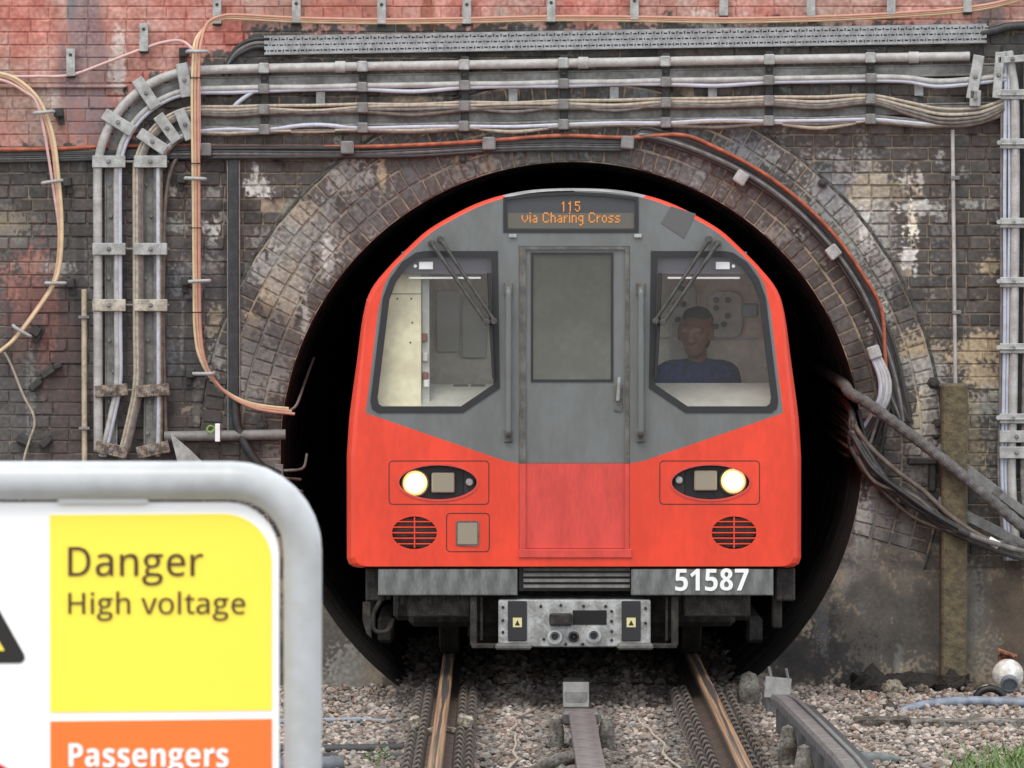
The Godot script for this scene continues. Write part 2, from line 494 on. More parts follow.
func make_wall_maps():
	var big = noise_of(71, 0.006)
	var mid = noise_of(72, 0.028)
	var fin = noise_of(73, 0.16)
	var stv = noise_of(74, 0.03, 0.18)     # tall streaks
	var col := PackedFloat32Array()        # patch colour and cover
	col.resize(MW * MH * 4)
	# stains: [u, v, half width, half height, colour, cover, streaky]
	var lime = rgb(198, 198, 192)
	var pale = rgb(148, 146, 140)
	var sand = rgb(166, 150, 124)
	var grey = rgb(86, 85, 85)
	var wash = rgb(116, 119, 124)
	var soot = rgb(40, 38, 39)
	var paint = rgb(122, 84, 78)
	var violet = rgb(124, 106, 110)
	var S = [
		[84, 40, 26, 60, violet, 0.8, 1], [118, 55, 7, 36, lime, 0.75, 1], [70, 8, 7, 22, wash, 0.8, 1], [54, 100, 5, 12, lime, 0.5, 1], [100, 115, 34, 24, violet, 0.7, 0], [108, 130, 30, 20, violet, 0.6, 0],
		[8, 35, 3, 40, pale, 0.4, 1], [330, 8, 60, 10, rgb(150, 84, 66), 0.4, 0], [425, 10, 8, 20, rgb(120, 60, 40), 0.6, 1], [500, 12, 5, 8, pale, 0.5, 0], [708, 22, 26, 10, lime, 0.55, 0], [745, 28, 30, 8, violet, 0.6, 0], [990, 20, 14, 30, grey, 0.7, 0],
		[256, 170, 5, 9, lime, 1.1, 1], [258, 186, 13, 10, lime, 1.0, 0], [266, 196, 5, 10, lime, 1.0, 1], [212, 194, 9, 5, pale, 0.8, 0], [172, 190, 5, 6, lime, 0.8, 0],
		[176, 224, 14, 9, pale, 1.0, 0], [208, 226, 10, 8, lime, 0.9, 1], [210, 238, 5, 16, lime, 0.9, 1], [225, 218, 10, 5, pale, 0.7, 0],
		[10, 226, 22, 16, sand, 0.8, 0], [14, 240, 24, 12, pale, 0.8, 0], [40, 250, 30, 10, grey, 0.7, 0],
		[60, 320, 90, 130, rgb(92, 88, 86), 0.85, 0], [26, 300, 30, 50, paint, 1.0, 0], [60, 350, 40, 50, rgb(88, 66, 64), 0.85, 0], [70, 420, 36, 60, rgb(78, 64, 64), 0.8, 0], [18, 400, 28, 60, grey, 0.8, 0], [120, 300, 40, 80, grey, 0.6, 1], [14, 352, 16, 20, rgb(110, 86, 80), 0.8, 0],
		[190, 290, 44, 46, rgb(76, 75, 77), 0.95, 0], [190, 370, 46, 60, rgb(70, 69, 71), 0.95, 0], [200, 440, 60, 50, rgb(72, 67, 64), 0.9, 0], [214, 322, 9, 16, sand, 0.8, 0], [218, 355, 9, 24, pale, 0.9, 1], [196, 404, 5, 26, pale, 0.5, 1], [210, 268, 12, 8, pale, 0.6, 0],
		[262, 270, 12, 22, lime, 0.7, 1], [268, 295, 8, 18, sand, 0.8, 1], [290, 292, 9, 26, sand, 0.9, 1], [296, 260, 20, 44, pale, 0.7, 1], [252, 318, 7, 10, sand, 0.9, 0], [250, 370, 16, 50, pale, 0.55, 1], [268, 345, 22, 40, grey, 0.7, 0], [322, 222, 24, 34, pale, 0.65, 1], [305, 210, 16, 14, sand, 0.5, 0],
		[352, 178, 22, 22, pale, 0.9, 0], [382, 178, 6, 26, rgb(190, 176, 140), 1.0, 1], [392, 190, 5, 20, lime, 0.7, 1], [370, 205, 30, 20, grey, 0.6, 0], [330, 260, 5, 20, lime, 0.8, 1], [305, 330, 5, 30, lime, 0.7, 1],
		[490, 165, 8, 12, sand, 0.5, 0], [430, 170, 40, 10, grey, 0.5, 0], [462, 160, 8, 10, sand, 0.5, 0], [700, 150, 30, 10, wash, 0.6, 0], [745, 158, 26, 18, wash, 0.9, 0], [780, 175, 24, 18, grey, 0.7, 0], [770, 160, 8, 14, lime, 0.4, 0],
		[826, 192, 30, 34, pale, 0.95, 0], [850, 222, 26, 40, pale, 0.95, 0], [846, 190, 30, 28, wash, 0.8, 0], [868, 205, 26, 40, pale, 0.9, 1], [880, 188, 30, 22, sand, 0.6, 0], [868, 280, 14, 50, pale, 0.8, 1], [868, 300, 6, 36, lime, 0.8, 1], [877, 315, 6, 20, lime, 0.7, 1],
		[866, 228, 6, 18, lime, 0.9, 1], [869, 205, 18, 6, lime, 0.4, 0],
		[904, 178, 7, 10, lime, 0.8, 0], [919, 180, 5, 14, lime, 0.8, 1], [938, 158, 4, 8, lime, 0.7, 0], [912, 208, 22, 7, lime, 0.9, 0], [911, 228, 9, 28, rgb(220, 214, 196), 1.1, 1], [908, 258, 8, 12, lime, 1.3, 0], [914, 272, 4, 12, lime, 1.3, 1], [938, 208, 8, 6, pale, 0.7, 0], [968, 204, 10, 6, pale, 0.9, 0], [992, 202, 12, 6, pale, 0.8, 0], [964, 172, 5, 8, pale, 0.7, 1],
		[990, 266, 12, 8, sand, 1.1, 0], [918, 350, 26, 20, sand, 1.0, 0], [930, 372, 20, 22, pale, 1.0, 0], [912, 372, 16, 16, pale, 0.8, 0], [976, 348, 26, 16, sand, 1.1, 0], [980, 375, 24, 20, sand, 1.0, 0], [984, 405, 24, 18, pale, 0.9, 0], [917, 420, 8, 34, rgb(212, 200, 172), 1.0, 1], [930, 420, 10, 44, pale, 0.7, 1], [970, 445, 10, 36, sand, 0.7, 1], [920, 460, 20, 20, pale, 0.8, 0], [905, 440, 12, 60, grey, 0.5, 1],
		[880, 390, 16, 40, grey, 0.7, 1], [868, 470, 24, 40, soot, 0.8, 0], [878, 530, 18, 40, pale, 0.7, 1], [858, 560, 16, 60, wash, 0.6, 1], [895, 550, 18, 30, soot, 0.6, 0], [905, 520, 10, 30, pale, 0.6, 1], [862, 540, 6, 40, lime, 0.5, 1],
		[860, 640, 70, 60, rgb(62, 62, 62), 0.8, 0], [940, 620, 110, 70, rgb(88, 86, 82), 0.9, 0], [330, 640, 60, 60, rgb(84, 82, 78), 0.9, 0], [898, 660, 6, 30, lime, 0.5, 1], [890, 600, 30, 50, rgb(96, 92, 85), 0.7, 1], [1000, 620, 24, 60, rgb(84, 68, 55), 0.7, 1], [974, 610, 12, 60, pale, 0.5, 1], [930, 640, 40, 60, rgb(76, 74, 71), 0.5, 0], [800, 660, 60, 40, soot, 0.8, 0], [838, 560, 10, 50, pale, 0.5, 1], [822, 620, 8, 40, wash, 0.5, 1],
		[182, 330, 3, 60, pale, 0.5, 1], [172, 410, 4, 40, rgb(60, 58, 58), 0.7, 1], [226, 290, 4, 50, rgb(58, 56, 56), 0.7, 1], [92, 330, 5, 70, rgb(120, 116, 112), 0.6, 1], [78, 300, 4, 60, rgb(62, 58, 58), 0.6, 1], [40, 265, 30, 6, pale, 0.6, 0], [62, 268, 14, 6, lime, 0.5, 0], [30, 410, 4, 40, pale, 0.5, 1], [8, 320, 6, 50, rgb(58, 56, 58), 0.7, 1], [104, 390, 5, 60, rgb(66, 60, 56), 0.6, 1], [240, 400, 5, 40, pale, 0.5, 1], [200, 262, 34, 6, pale, 0.5, 0], [186, 275, 12, 18, wash, 0.7, 0], [168, 350, 10, 30, wash, 0.5, 1], [48, 330, 8, 50, rgb(132, 92, 84), 0.7, 1], [12, 280, 10, 26, rgb(150, 104, 92), 0.8, 1], [30, 265, 10, 16, rgb(150, 104, 92), 0.7, 0],
		[350, 670, 20, 36, pale, 0.9, 0], [335, 690, 20, 20, pale, 0.7, 0],
	]
	var wr = RandomNumberGenerator.new()
	wr.seed = 12
	for i in 64:
		var a = deg_to_rad(wr.randf_range(-15, 195))
		var rad = wr.randf_range(290, 372)
		S.insert(0, [572 + cos(a) * rad, 453 - sin(a) * rad, wr.randf_range(8, 22), wr.randf_range(8, 24), [wash, grey, rgb(98, 98, 99), pale][wr.randi() % 4], wr.randf_range(0.3, 0.7), wr.randi() % 2])
	for s in S:
		var cx = ((s[0] - 500.0) / 164.0 + 4.3) / 8.8 * MW
		var cy = (5.1 - (2.5 - (s[1] - 248.0) / 164.0)) / 5.5 * MH
		var rx = s[2] / 164.0 * MW / 8.8
		var ry = s[3] / 164.0 * MH / 5.5
		for y in range(maxi(0, int(cy - ry * 1.8)), mini(MH, int(cy + ry * 1.8))):
			for x in range(maxi(0, int(cx - rx * 1.8)), mini(MW, int(cx + rx * 1.8))):
				var i = y * MW + x
				var d = sqrt(pow((x - cx) / rx, 2) + pow((y - cy) / ry, 2))
				var nz = (mid[i] - 128) / 128.0 * 0.8 + (fin[i] - 128) / 128.0 * 0.95
				if s[6]: nz = (stv[i] - 128) / 128.0 * 1.3 + (fin[i] - 128) / 128.0 * 0.8
				var a = clampf((1.14 - d + nz * 0.8) * 2.4, 0, 1) * minf(1.0, s[5] * 0.88)
				if a > 0:
					var k = i * 4
					var c: Color = s[4]
					col[k] = lerpf(col[k], c.r, a); col[k + 1] = lerpf(col[k + 1], c.g, a); col[k + 2] = lerpf(col[k + 2], c.b, a)
					if col[k + 3] < 0.02:
						col[k] = c.r; col[k + 1] = c.g; col[k + 2] = c.b
					col[k + 3] = 1.0 - (1.0 - col[k + 3]) * (1.0 - a)
	stain = col
	var ob := PackedByteArray()
	var om := PackedByteArray()
	ob.resize(MW * MH * 3)
	om.resize(MW * MH * 3)
	for y in MH:
		var wy = 5.1 - 5.5 * y / MH
		var v = 248.0 + (2.5 - wy) * 164.0
		for x in MW:
			var i = y * MW + x
			var u = 500.0 + (8.8 * x / MW - 4.3) * 164.0
			var n1 = (big[i] - 128) / 128.0
			var n2 = (mid[i] - 128) / 128.0
			var n3 = (fin[i] - 128) / 128.0
			# old red paint covers the top courses, deeper at one end; below it is dark blue-brown brick
			var uu = u + n2 * 40.0 + n1 * 30.0
			var edge = lerpf(150.0, 74.0, smoothstep(88.0, 140.0, uu))
			edge = lerpf(edge, 27.0, smoothstep(170.0, 262.0, uu))
			var red = clampf((edge + n2 * 16.0 + n3 * 6.0 - v) * 0.3, 0, 1)
			var r = 0.352 + n1 * 0.04 + n2 * 0.05
			var g = 0.334 + n1 * 0.035 + n2 * 0.045
			var b = 0.322 + n1 * 0.03 + n2 * 0.045
			var pr = 0.70 + n2 * 0.10 - n1 * 0.05; var pg = 0.52 + n2 * 0.13 + n1 * 0.07; var pb = 0.475 + n2 * 0.13 + n1 * 0.07
			r = lerpf(r, pr, red); g = lerpf(g, pg, red); b = lerpf(b, pb, red)
			var mr = lerpf(0.565, pr * 0.92, red); var mg = lerpf(0.515, pg * 0.86, red); var mbb = lerpf(0.45, pb * 0.86, red)
			var grain = 1.0 + n3 * 0.2
			var ns = (stv[i] - 128) / 128.0
			var salt = clampf((ns * 0.9 + n3 * 0.7 + n2 * 0.35 - 0.42) * 3.0, 0, 1) * 0.5      # thin lime runs and salts
			r = lerpf(r, 0.60, salt * (1 - red * 0.55)); g = lerpf(g, 0.585, salt * (1 - red * 0.55)); b = lerpf(b, 0.565, salt * (1 - red * 0.55))
			var gone = clampf((n2 * 1.1 - n1 * 0.5 + n3 * 0.4 - 0.12) * 2.2, 0, 1) * 0.62 * (1 - red)   # joints filled with soot
			mr = lerpf(mr, 0.25, gone); mg = lerpf(mg, 0.19, gone); mbb = lerpf(mbb, 0.185, gone)
			var dark = clampf((n1 * 0.9 + n2 * 0.7 - 0.22) * 2.0, 0, 1) * 0.35 * (1.0 - red)   # soot crust, in blotches
			var a = col[i * 4 + 3]
			var cr = col[i * 4]; var cg = col[i * 4 + 1]; var cb = col[i * 4 + 2]
			r = lerpf(r * grain * (1 - dark), cr * grain, a); g = lerpf(g * grain * (1 - dark), cg * grain, a); b = lerpf(b * grain * (1 - dark), cb * grain, a)
			var am = a
			mr = lerpf(mr * grain * (1 - dark), cr * grain * 0.92, am); mg = lerpf(mg * grain * (1 - dark), cg * grain * 0.92, am); mbb = lerpf(mbb * grain * (1 - dark), cb * grain * 0.92, am)
			var k = i * 3
			ob[k] = clampi(int(r * 255), 0, 255); ob[k + 1] = clampi(int(g * 255), 0, 255); ob[k + 2] = clampi(int(b * 255), 0, 255)
			om[k] = clampi(int(mr * 255), 0, 255); om[k + 1] = clampi(int(mg * 255), 0, 255); om[k + 2] = clampi(int(mbb * 255), 0, 255)
	wall_brick = ImageTexture.create_from_image(Image.create_from_data(MW, MH, false, Image.FORMAT_RGB8, ob))
	wall_mortar = ImageTexture.create_from_image(Image.create_from_data(MW, MH, false, Image.FORMAT_RGB8, om))

func noise_of(seed_: int, freq: float, squash := 1.0) -> PackedByteArray:
	var f = FastNoiseLite.new()
	f.seed = seed_
	f.frequency = freq
	f.fractal_octaves = 4
	if squash == 1.0: return f.get_image(MW, MH).get_data()
	var im = f.get_image(MW, int(MH * squash))
	im.resize(MW, MH, Image.INTERPOLATE_CUBIC)
	return im.get_data()

# ---------------------------------------------------------------- portal wall
func brick_shape(poly: PackedVector2Array, z1: float, tone: Color) -> MB:
	var mb = MB.new()
	mb.colored = true; mb.uv_wall = true
	mb.col = tone
	mb.prism(poly, -0.03, z1, 0.004, false)
	return mb

func tone(c: Vector2) -> Color:
	var px = clampi(int((c.x + 4.3) / 8.8 * MW), 0, MW - 1)
	var py = clampi(int((5.1 - c.y) / 5.5 * MH), 0, MH - 1)
	var cover = stain[(py * MW + px) * 4 + 3]
	var v = 248.0 + (2.5 - c.y) * 164.0
	var u = 500.0 + c.x * 164.0
	if v < (150 if u < 105 else 78 if u < 230 else 26): cover = maxf(cover, 0.8)    # painted over
	var t = lerpf(rng.randf_range(0.62, 1.0), rng.randf_range(0.9, 1.0), cover)
	var w = rng.randf_range(-0.05, 0.05) * (1.0 - cover * 0.7)
	return Color(clampf(t + w, 0, 1), t, clampf(t - w * 0.6, 0, 1))

func build_portal():
	var circle_out = ellipse(Vector2(CX, CY), R_OUT, R_OUT, 96)
	var mortar = StandardMaterial3D.new()
	mortar.albedo_texture = wall_mortar
	mortar.roughness = 0.95
	var brick = StandardMaterial3D.new()
	brick.albedo_texture = wall_brick
	brick.vertex_color_use_as_albedo = true
	brick.roughness = 0.85
	for m_ in [brick, mortar]:
		m_.heightmap_enabled = true
		m_.heightmap_texture = wall_brick
		m_.heightmap_scale = 0.4
	M.mortar = mortar; M.brick = brick
	var root = thing("tunnel_portal", Vector3(CX, -0.6, 0), "dark stained brick tunnel portal with painted red upper courses and round arch", "tunnel portal")
	root.set_meta("origin", root.position)
	var mb = MB.new()
	mb.uv_wall = true
	for h in [[-4.3, CX], [CX, 4.5]]:
		var rect = PackedVector2Array([Vector2(h[0], -0.6), Vector2(h[1], -0.6), Vector2(h[1], 5.1), Vector2(h[0], 5.1)])
		for piece in Geometry2D.clip_polygons(rect, circle_out):
			mb.cap(MB.ccw(piece), -0.012, true)
			mb.cap(MB.ccw(piece), -0.5, false)
	mb.walls(PackedVector2Array([Vector2(-4.3, -0.6), Vector2(4.5, -0.6), Vector2(4.5, 5.1), Vector2(-4.3, 5.1)]), -0.5, -0.012)
	var face = obj("wall_face", mb, mortar, root)
	# bricks in English bond
	var cand = []
	var pitch = 0.0778
	var row = 0
	var y = 0.545
	while y < 5.05:
		var stretcher = row % 2 == 0
		var bw = 0.232 if stretcher else 0.1195
		var x = -4.3 + (0.058 if stretcher else 0.0) - rng.randf() * 0.02
		while x < 4.5:
			var w = bw
			if stretcher and rng.randf() < 0.12: w = 0.1195
			var x1 = minf(x + w, 4.5)
			var ru = 500.0 + (x + w / 2) * 164.0
			var rv = 248.0 + (2.5 - y) * 164.0
			var filled = rv < (150 if ru < 105 else 78 if ru < 230 else 26)
			var slurry = (ru < 240 and rv > 245) or (ru > 890 and rv > 340)      # old cement slurry has filled these joints
			if slurry and rng.randf() < 0.8: filled = true
			var jw = rng.randf_range(0.0015, 0.003) if filled else rng.randf_range(0.004, 0.006)
			var jh = 0.0025 if filled else 0.0045
			var poly = PackedVector2Array([Vector2(maxf(x, -4.3) + jw, y + jh + rng.randf() * 0.002), Vector2(x1 - jw, y + jh + rng.randf() * 0.002), Vector2(x1 - jw, y + pitch - jh - rng.randf() * 0.002), Vector2(maxf(x, -4.3) + jw, y + pitch - jh - rng.randf() * 0.002)])
			if not filled:
				for k in 4: poly[k] += Vector2(rng.randf_range(-0.0015, 0.0015), rng.randf_range(-0.0015, 0.0015))
				if rng.randf() < 0.3:
					var ck = rng.randi() % 4
					var pp = poly[ck]
					var c1 = rng.randf_range(0.006, 0.02)
					var c2 = rng.randf_range(0.006, 0.018)
					var pa = pp + (poly[(ck + 3) % 4] - pp).normalized() * c1
					var pb = pp + (poly[(ck + 1) % 4] - pp).normalized() * c2
					poly[ck] = pb
					poly.insert(ck, pa)
			x += w
			if x1 - x > 0 or x1 - (x - w) < 0.045: continue
			var c = Vector2(x - w / 2, y + pitch / 2)
			var far_ = 0.0
			var near_ = 99.0
			for p in poly:
				var d = p.distance_to(Vector2(CX, CY))
				far_ = maxf(far_, d); near_ = minf(near_, d)
			if far_ < R_OUT: continue
			if near_ < R_OUT + 0.005:
				var cl = Geometry2D.clip_polygons(poly, ellipse(Vector2(CX, CY), R_OUT + 0.006, R_OUT + 0.006, 96))
				if cl.is_empty(): continue
				poly = MB.ccw(cl[0])
				if MB.area(poly) < 0.0015: continue
				var tiny = false
				for k in poly.size():
					if poly[k].distance_to(poly[(k + 1) % poly.size()]) < 0.009: tiny = true
				if tiny: continue
			var v = 248.0 + (2.5 - c.y) * 164.0
			var u = 500.0 + c.x * 164.0
			var inside = u > 4 and u < 1020 and v > 4 and v < 570 and not (u < 315 and v > 455)
			var hidden = (v > 52 and v < 136 and u > 190 and u < 1000) or (u > 96 and u < 168 and v > 150)
			var is_red = v < (150 if u < 105 else 78 if u < 230 else 26)
			cand.append({"poly": poly, "score": (2.0 if inside else 0.0) + (0.0 if hidden else 1.0) + MB.area(poly), "red": is_red, "z": rng.randf_range(-0.0085, -0.005) if filled else rng.randf_range(-0.002, 0.006), "tone": tone(c)})
		y += pitch
		row += 1
	cand.sort_custom(func(a, b): return a.score > b.score)
	var count = {true: 0, false: 0}
	var rest = {true: MB.new(), false: MB.new()}
	for k in [true, false]:
		rest[k].colored = true; rest[k].uv_wall = true
	for b in cand:
		if count[b.red] < 300 and b.score > 2.0:
			count[b.red] += 1
			obj("red_brick" if b.red else "brick", brick_shape(b.poly, b.z, b.tone), brick, face)
		else:
			rest[b.red].col = b.tone
			rest[b.red].prism(b.poly, -0.03, b.z, 0.004, false)
	for k in [true, false]:
		var o = obj("remaining_red_bricks" if k else "remaining_bricks", rest[k], brick, face)
		o.set_meta("kind", "stuff")
	# arch: two rings of bricks on edge, standing a little proud
	mb = MB.new()
	mb.uv_wall = true
	var n = 120
	for i in n:
		var a = TAU * i / n
		var b = TAU * (i + 1) / n
		var p = [Vector2(cos(a), sin(a)), Vector2(cos(b), sin(b))]
		var q = func(d: Vector2, r: float, z: float): return Vector3(CX + d.x * r, CY + d.y * r, z)
		mb.quad(q.call(p[0], R_IN, 0.018), q.call(p[0], R_OUT, 0.018), q.call(p[1], R_OUT, 0.018), q.call(p[1], R_IN, 0.018))
		mb.quad(q.call(p[0], R_OUT, -0.03), q.call(p[1], R_OUT, -0.03), q.call(p[1], R_OUT, 0.018), q.call(p[0], R_OUT, 0.018))
	var ring = obj("arch_ring", mb, mortar, root)
	var arch_rest = MB.new()
	arch_rest.colored = true; arch_rest.uv_wall = true
	for lay in 4:
		var ra = R_IN + 0.003 + lay * 0.1215
		var rb = ra + 0.112
		var mid_r = (ra + rb) / 2.0
		var a0 = deg_to_rad(-16.0)
		var a1 = deg_to_rad(196.0)
		var cnt = int((a1 - a0) * mid_r / 0.0795)
		for i in cnt:
			var a = a0 + (a1 - a0) * i / cnt + 0.0055 / mid_r
			var b = a0 + (a1 - a0) * (i + 1) / cnt - 0.0055 / mid_r
			var r0 = ra + rng.randf() * 0.005
			var r1 = rb - rng.randf() * 0.006
			var poly = PackedVector2Array()
			for e in [[a, r0], [a, r1], [b, r1], [b, r0]]: poly.append(Vector2(CX + cos(e[0]) * e[1], CY + sin(e[0]) * e[1]))
			var zf = 0.023 + rng.randf_range(0, 0.008)
			var tn = tone((poly[0] + poly[2]) / 2.0)
			var deg = rad_to_deg((a + b) / 2.0)
			# the outer courses are partly hidden by cables and the sign: those past the count are joined
			if lay < 2 or (lay == 2 and deg < 70) or (lay == 3 and deg < 56): obj("arch_brick", brick_shape(poly, zf, tn), brick, ring)
			else:
				arch_rest.col = tn
				arch_rest.prism(poly, -0.03, zf, 0.004, false)
	obj("remaining_arch_bricks", arch_rest, brick, ring).set_meta("kind", "stuff")
	# lime and render lip round the outer edge
	for sp in [[-6.0, 76.0], [118.0, 160.0]]:
		var lip = []
		for i in 41:
			var a = deg_to_rad(lerpf(sp[0], sp[1], i / 40.0))
			var rr = R_OUT + 0.003 + 0.005 * sin(i * 1.7) * sin(i * 0.61)
			lip.append(Vector3(CX + cos(a) * rr, CY + sin(a) * rr, 0.006))
		mb = MB.new()
		mb.tube(lip, 0.016, 6)
		obj("render_lip", mb, mat(rgb(96, 95, 92), 0.95, 0.0, M.dirty, 2.0), root)
	# smooth rendered haunches and plinth
	for sgn in [-1.0, 1.0]:
		mb = MB.new()
		mb.uv_wall = true
		var poly = PackedVector2Array()
		for i in 14:
			var a = deg_to_rad(-17.0 - 41.0 * i / 13)
			poly.append(Vector2(CX + sgn * cos(a) * (R_IN + 0.001), CY + sin(a) * (R_IN + 0.001)))
		for i in 14:
			var a = deg_to_rad(-58.0 + 41.0 * i / 13)
			poly.append(Vector2(CX + sgn * cos(a) * (R_OUT - 0.002), CY + sin(a) * (R_OUT - 0.002)))
		mb.prism(poly, 0.0, 0.0232, 0.0008)
		obj("rendered_haunch", mb, mortar, root)
		mb = MB.new()
		mb.uv_wall = true
		poly = PackedVector2Array()
		for i in 20:
			var yy = 0.535 - 1.1 * i / 19
			poly.append(Vector2(CX + sgn * sqrt(maxf(pow(R_OUT - 0.03, 2) - pow(yy - CY, 2), 0.0)), yy))
		var ex = 4.49 if sgn > 0 else -4.29
		poly.append(Vector2(ex, -0.565)); poly.append(Vector2(ex, 0.535))
		mb.prism(poly, -0.03, 0.022, 0.008, false)
		obj("plinth", mb, mortar, root)
	# a stepped course under the red paint at one end
	mb = MB.new()
	mb.uv_wall = true
	mb.colored = true
	mb.col = Color(0.8, 0.78, 0.78)
	mb.box(Vector3((W(-200, 0).x + W(128, 0).x) / 2, W(0, 87).y, 0.0), Vector3(2.0, 0.018, 0.05), 0.006)
	obj("string_course", mb, brick, root)
	# tunnel lining
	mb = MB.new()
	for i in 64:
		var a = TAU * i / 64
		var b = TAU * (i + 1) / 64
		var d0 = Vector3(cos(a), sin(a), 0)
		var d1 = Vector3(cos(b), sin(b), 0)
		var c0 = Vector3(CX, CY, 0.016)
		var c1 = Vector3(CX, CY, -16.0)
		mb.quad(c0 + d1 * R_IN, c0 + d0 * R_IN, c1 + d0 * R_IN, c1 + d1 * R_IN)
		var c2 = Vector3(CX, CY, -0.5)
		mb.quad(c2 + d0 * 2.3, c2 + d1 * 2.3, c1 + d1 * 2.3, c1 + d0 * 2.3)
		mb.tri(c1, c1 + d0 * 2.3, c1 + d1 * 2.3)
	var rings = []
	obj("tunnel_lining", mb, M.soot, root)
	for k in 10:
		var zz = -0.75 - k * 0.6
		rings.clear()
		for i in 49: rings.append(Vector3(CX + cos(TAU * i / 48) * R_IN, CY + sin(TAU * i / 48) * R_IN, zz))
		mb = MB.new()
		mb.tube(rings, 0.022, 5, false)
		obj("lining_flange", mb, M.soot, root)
	# big bolt heads let into the wall
	for p in [[933, 383, 7], [937, 424, 6], [822, 183, 5], [463, 160, 4], [262, 425, 6], [936, 436, 4], [880, 352, 5]]:
		mb = MB.new()
		disc(mb, W(p[0], p[1], 0.0 if p[0] > 900 else 0.02), p[2] / 164.0, 0.03, Vector3.BACK, 6, 0.006)
		disc(mb, W(p[0], p[1], 0.02), p[2] * 0.5 / 164.0, 0.045, Vector3.BACK, 6, 0.004)
		obj("wall_bolt", mb, M.steel_dark, root)

# ---------------------------------------------------------------- cables and fixings on the wall
func cable(called, list, r_units, m, label, category := "cable", group := "", steps := 6):
	var mb = MB.new()
	mb.tube(spline(wall_path(list), steps), r_units / 164.0, 9)
	return solid(called, mb, m, label, category, group)

func row_v(k: int, u: float) -> float:
	return [69.0, 89.5, 110.0, 130.0][k] - 0.0172 * (u - 265.0)

const LC := Vector2(203, 175)     # centre of the bend, in wall drawing units
func ladder(rad: float, from_list: Array, v_end: float, z: float, bottom := []) -> Array:
	var out = from_list.duplicate()
	for i in 9:
		var a = deg_to_rad(90.0 + 90.0 * i / 8)
		out.append([LC.x + cos(a) * rad, LC.y - sin(a) * rad, z])
	out.append([LC.x - rad, 250, z])
	out.append([LC.x - rad, 330, z])
	if bottom.is_empty(): out.append([LC.x - rad, v_end, z])
	else: out.append_array(bottom)
	return out

func band(called, list: Array, half_w: float, z0: float, z1: float, m, parent):
	var pts = []
	for p in list: pts.append(Vector2(W(p[0], p[1]).x, W(p[0], p[1]).y))
	var l = PackedVector2Array()
	var r = PackedVector2Array()
	for i in pts.size():
		var t = (pts[mini(i + 1, pts.size() - 1)] - pts[maxi(i - 1, 0)]).normalized()
		var nn = Vector2(-t.y, t.x) * half_w / 164.0
		l.append(pts[i] + nn); r.append(pts[i] - nn)
	var mb = MB.new()
	for i in pts.size() - 1:
		var a = l[i]; var b = l[i + 1]; var c = r[i + 1]; var d = r[i]
		mb.quad(Vector3(a.x, a.y, z1), Vector3(d.x, d.y, z1), Vector3(c.x, c.y, z1), Vector3(b.x, b.y, z1))
		mb.quad(Vector3(a.x, a.y, z0), Vector3(a.x, a.y, z1), Vector3(b.x, b.y, z1), Vector3(b.x, b.y, z0))
		mb.quad(Vector3(d.x, d.y, z1), Vector3(d.x, d.y, z0), Vector3(c.x, c.y, z0), Vector3(c.x, c.y, z1))
	# turned-up lips
	for e in [l, r]:
		var rim = []
		for p in e: rim.append(Vector3(p.x, p.y, z1))
		mb.tube(rim, 0.007, 5)
	return obj(called, mb, m, parent)

func clamp_plate(u, v, len_u, wid_u, ang, m, z, label, group):
	var c = W(u, v, z)
	var t = thing("clamp_plate", c, label, "clamp", group)
	t.rotation.z = ang
	var mb = MB.new()
	mb.box(Vector3.ZERO, Vector3(len_u / 164.0, wid_u / 164.0, 0.022), 0.004)
	obj("plate", mb, m, t)
	mb = MB.new()
	disc(mb, Vector3(0, 0, 0.011), 2.4 / 164.0, 0.004, Vector3.BACK, 12)
	disc(mb, Vector3(0, 0, 0.012), 1.6 / 164.0, 0.014, Vector3.BACK, 6, 0.002)
	obj("bolt", mb, M.galv_dark, t)
	mb = MB.new()
	mb.tube([Vector3(0, 0, -0.012), Vector3(0, 0, -z - 0.004)], 0.006, 6)
	obj("stud", mb, M.steel_dark, t)
	clean_meta(t)

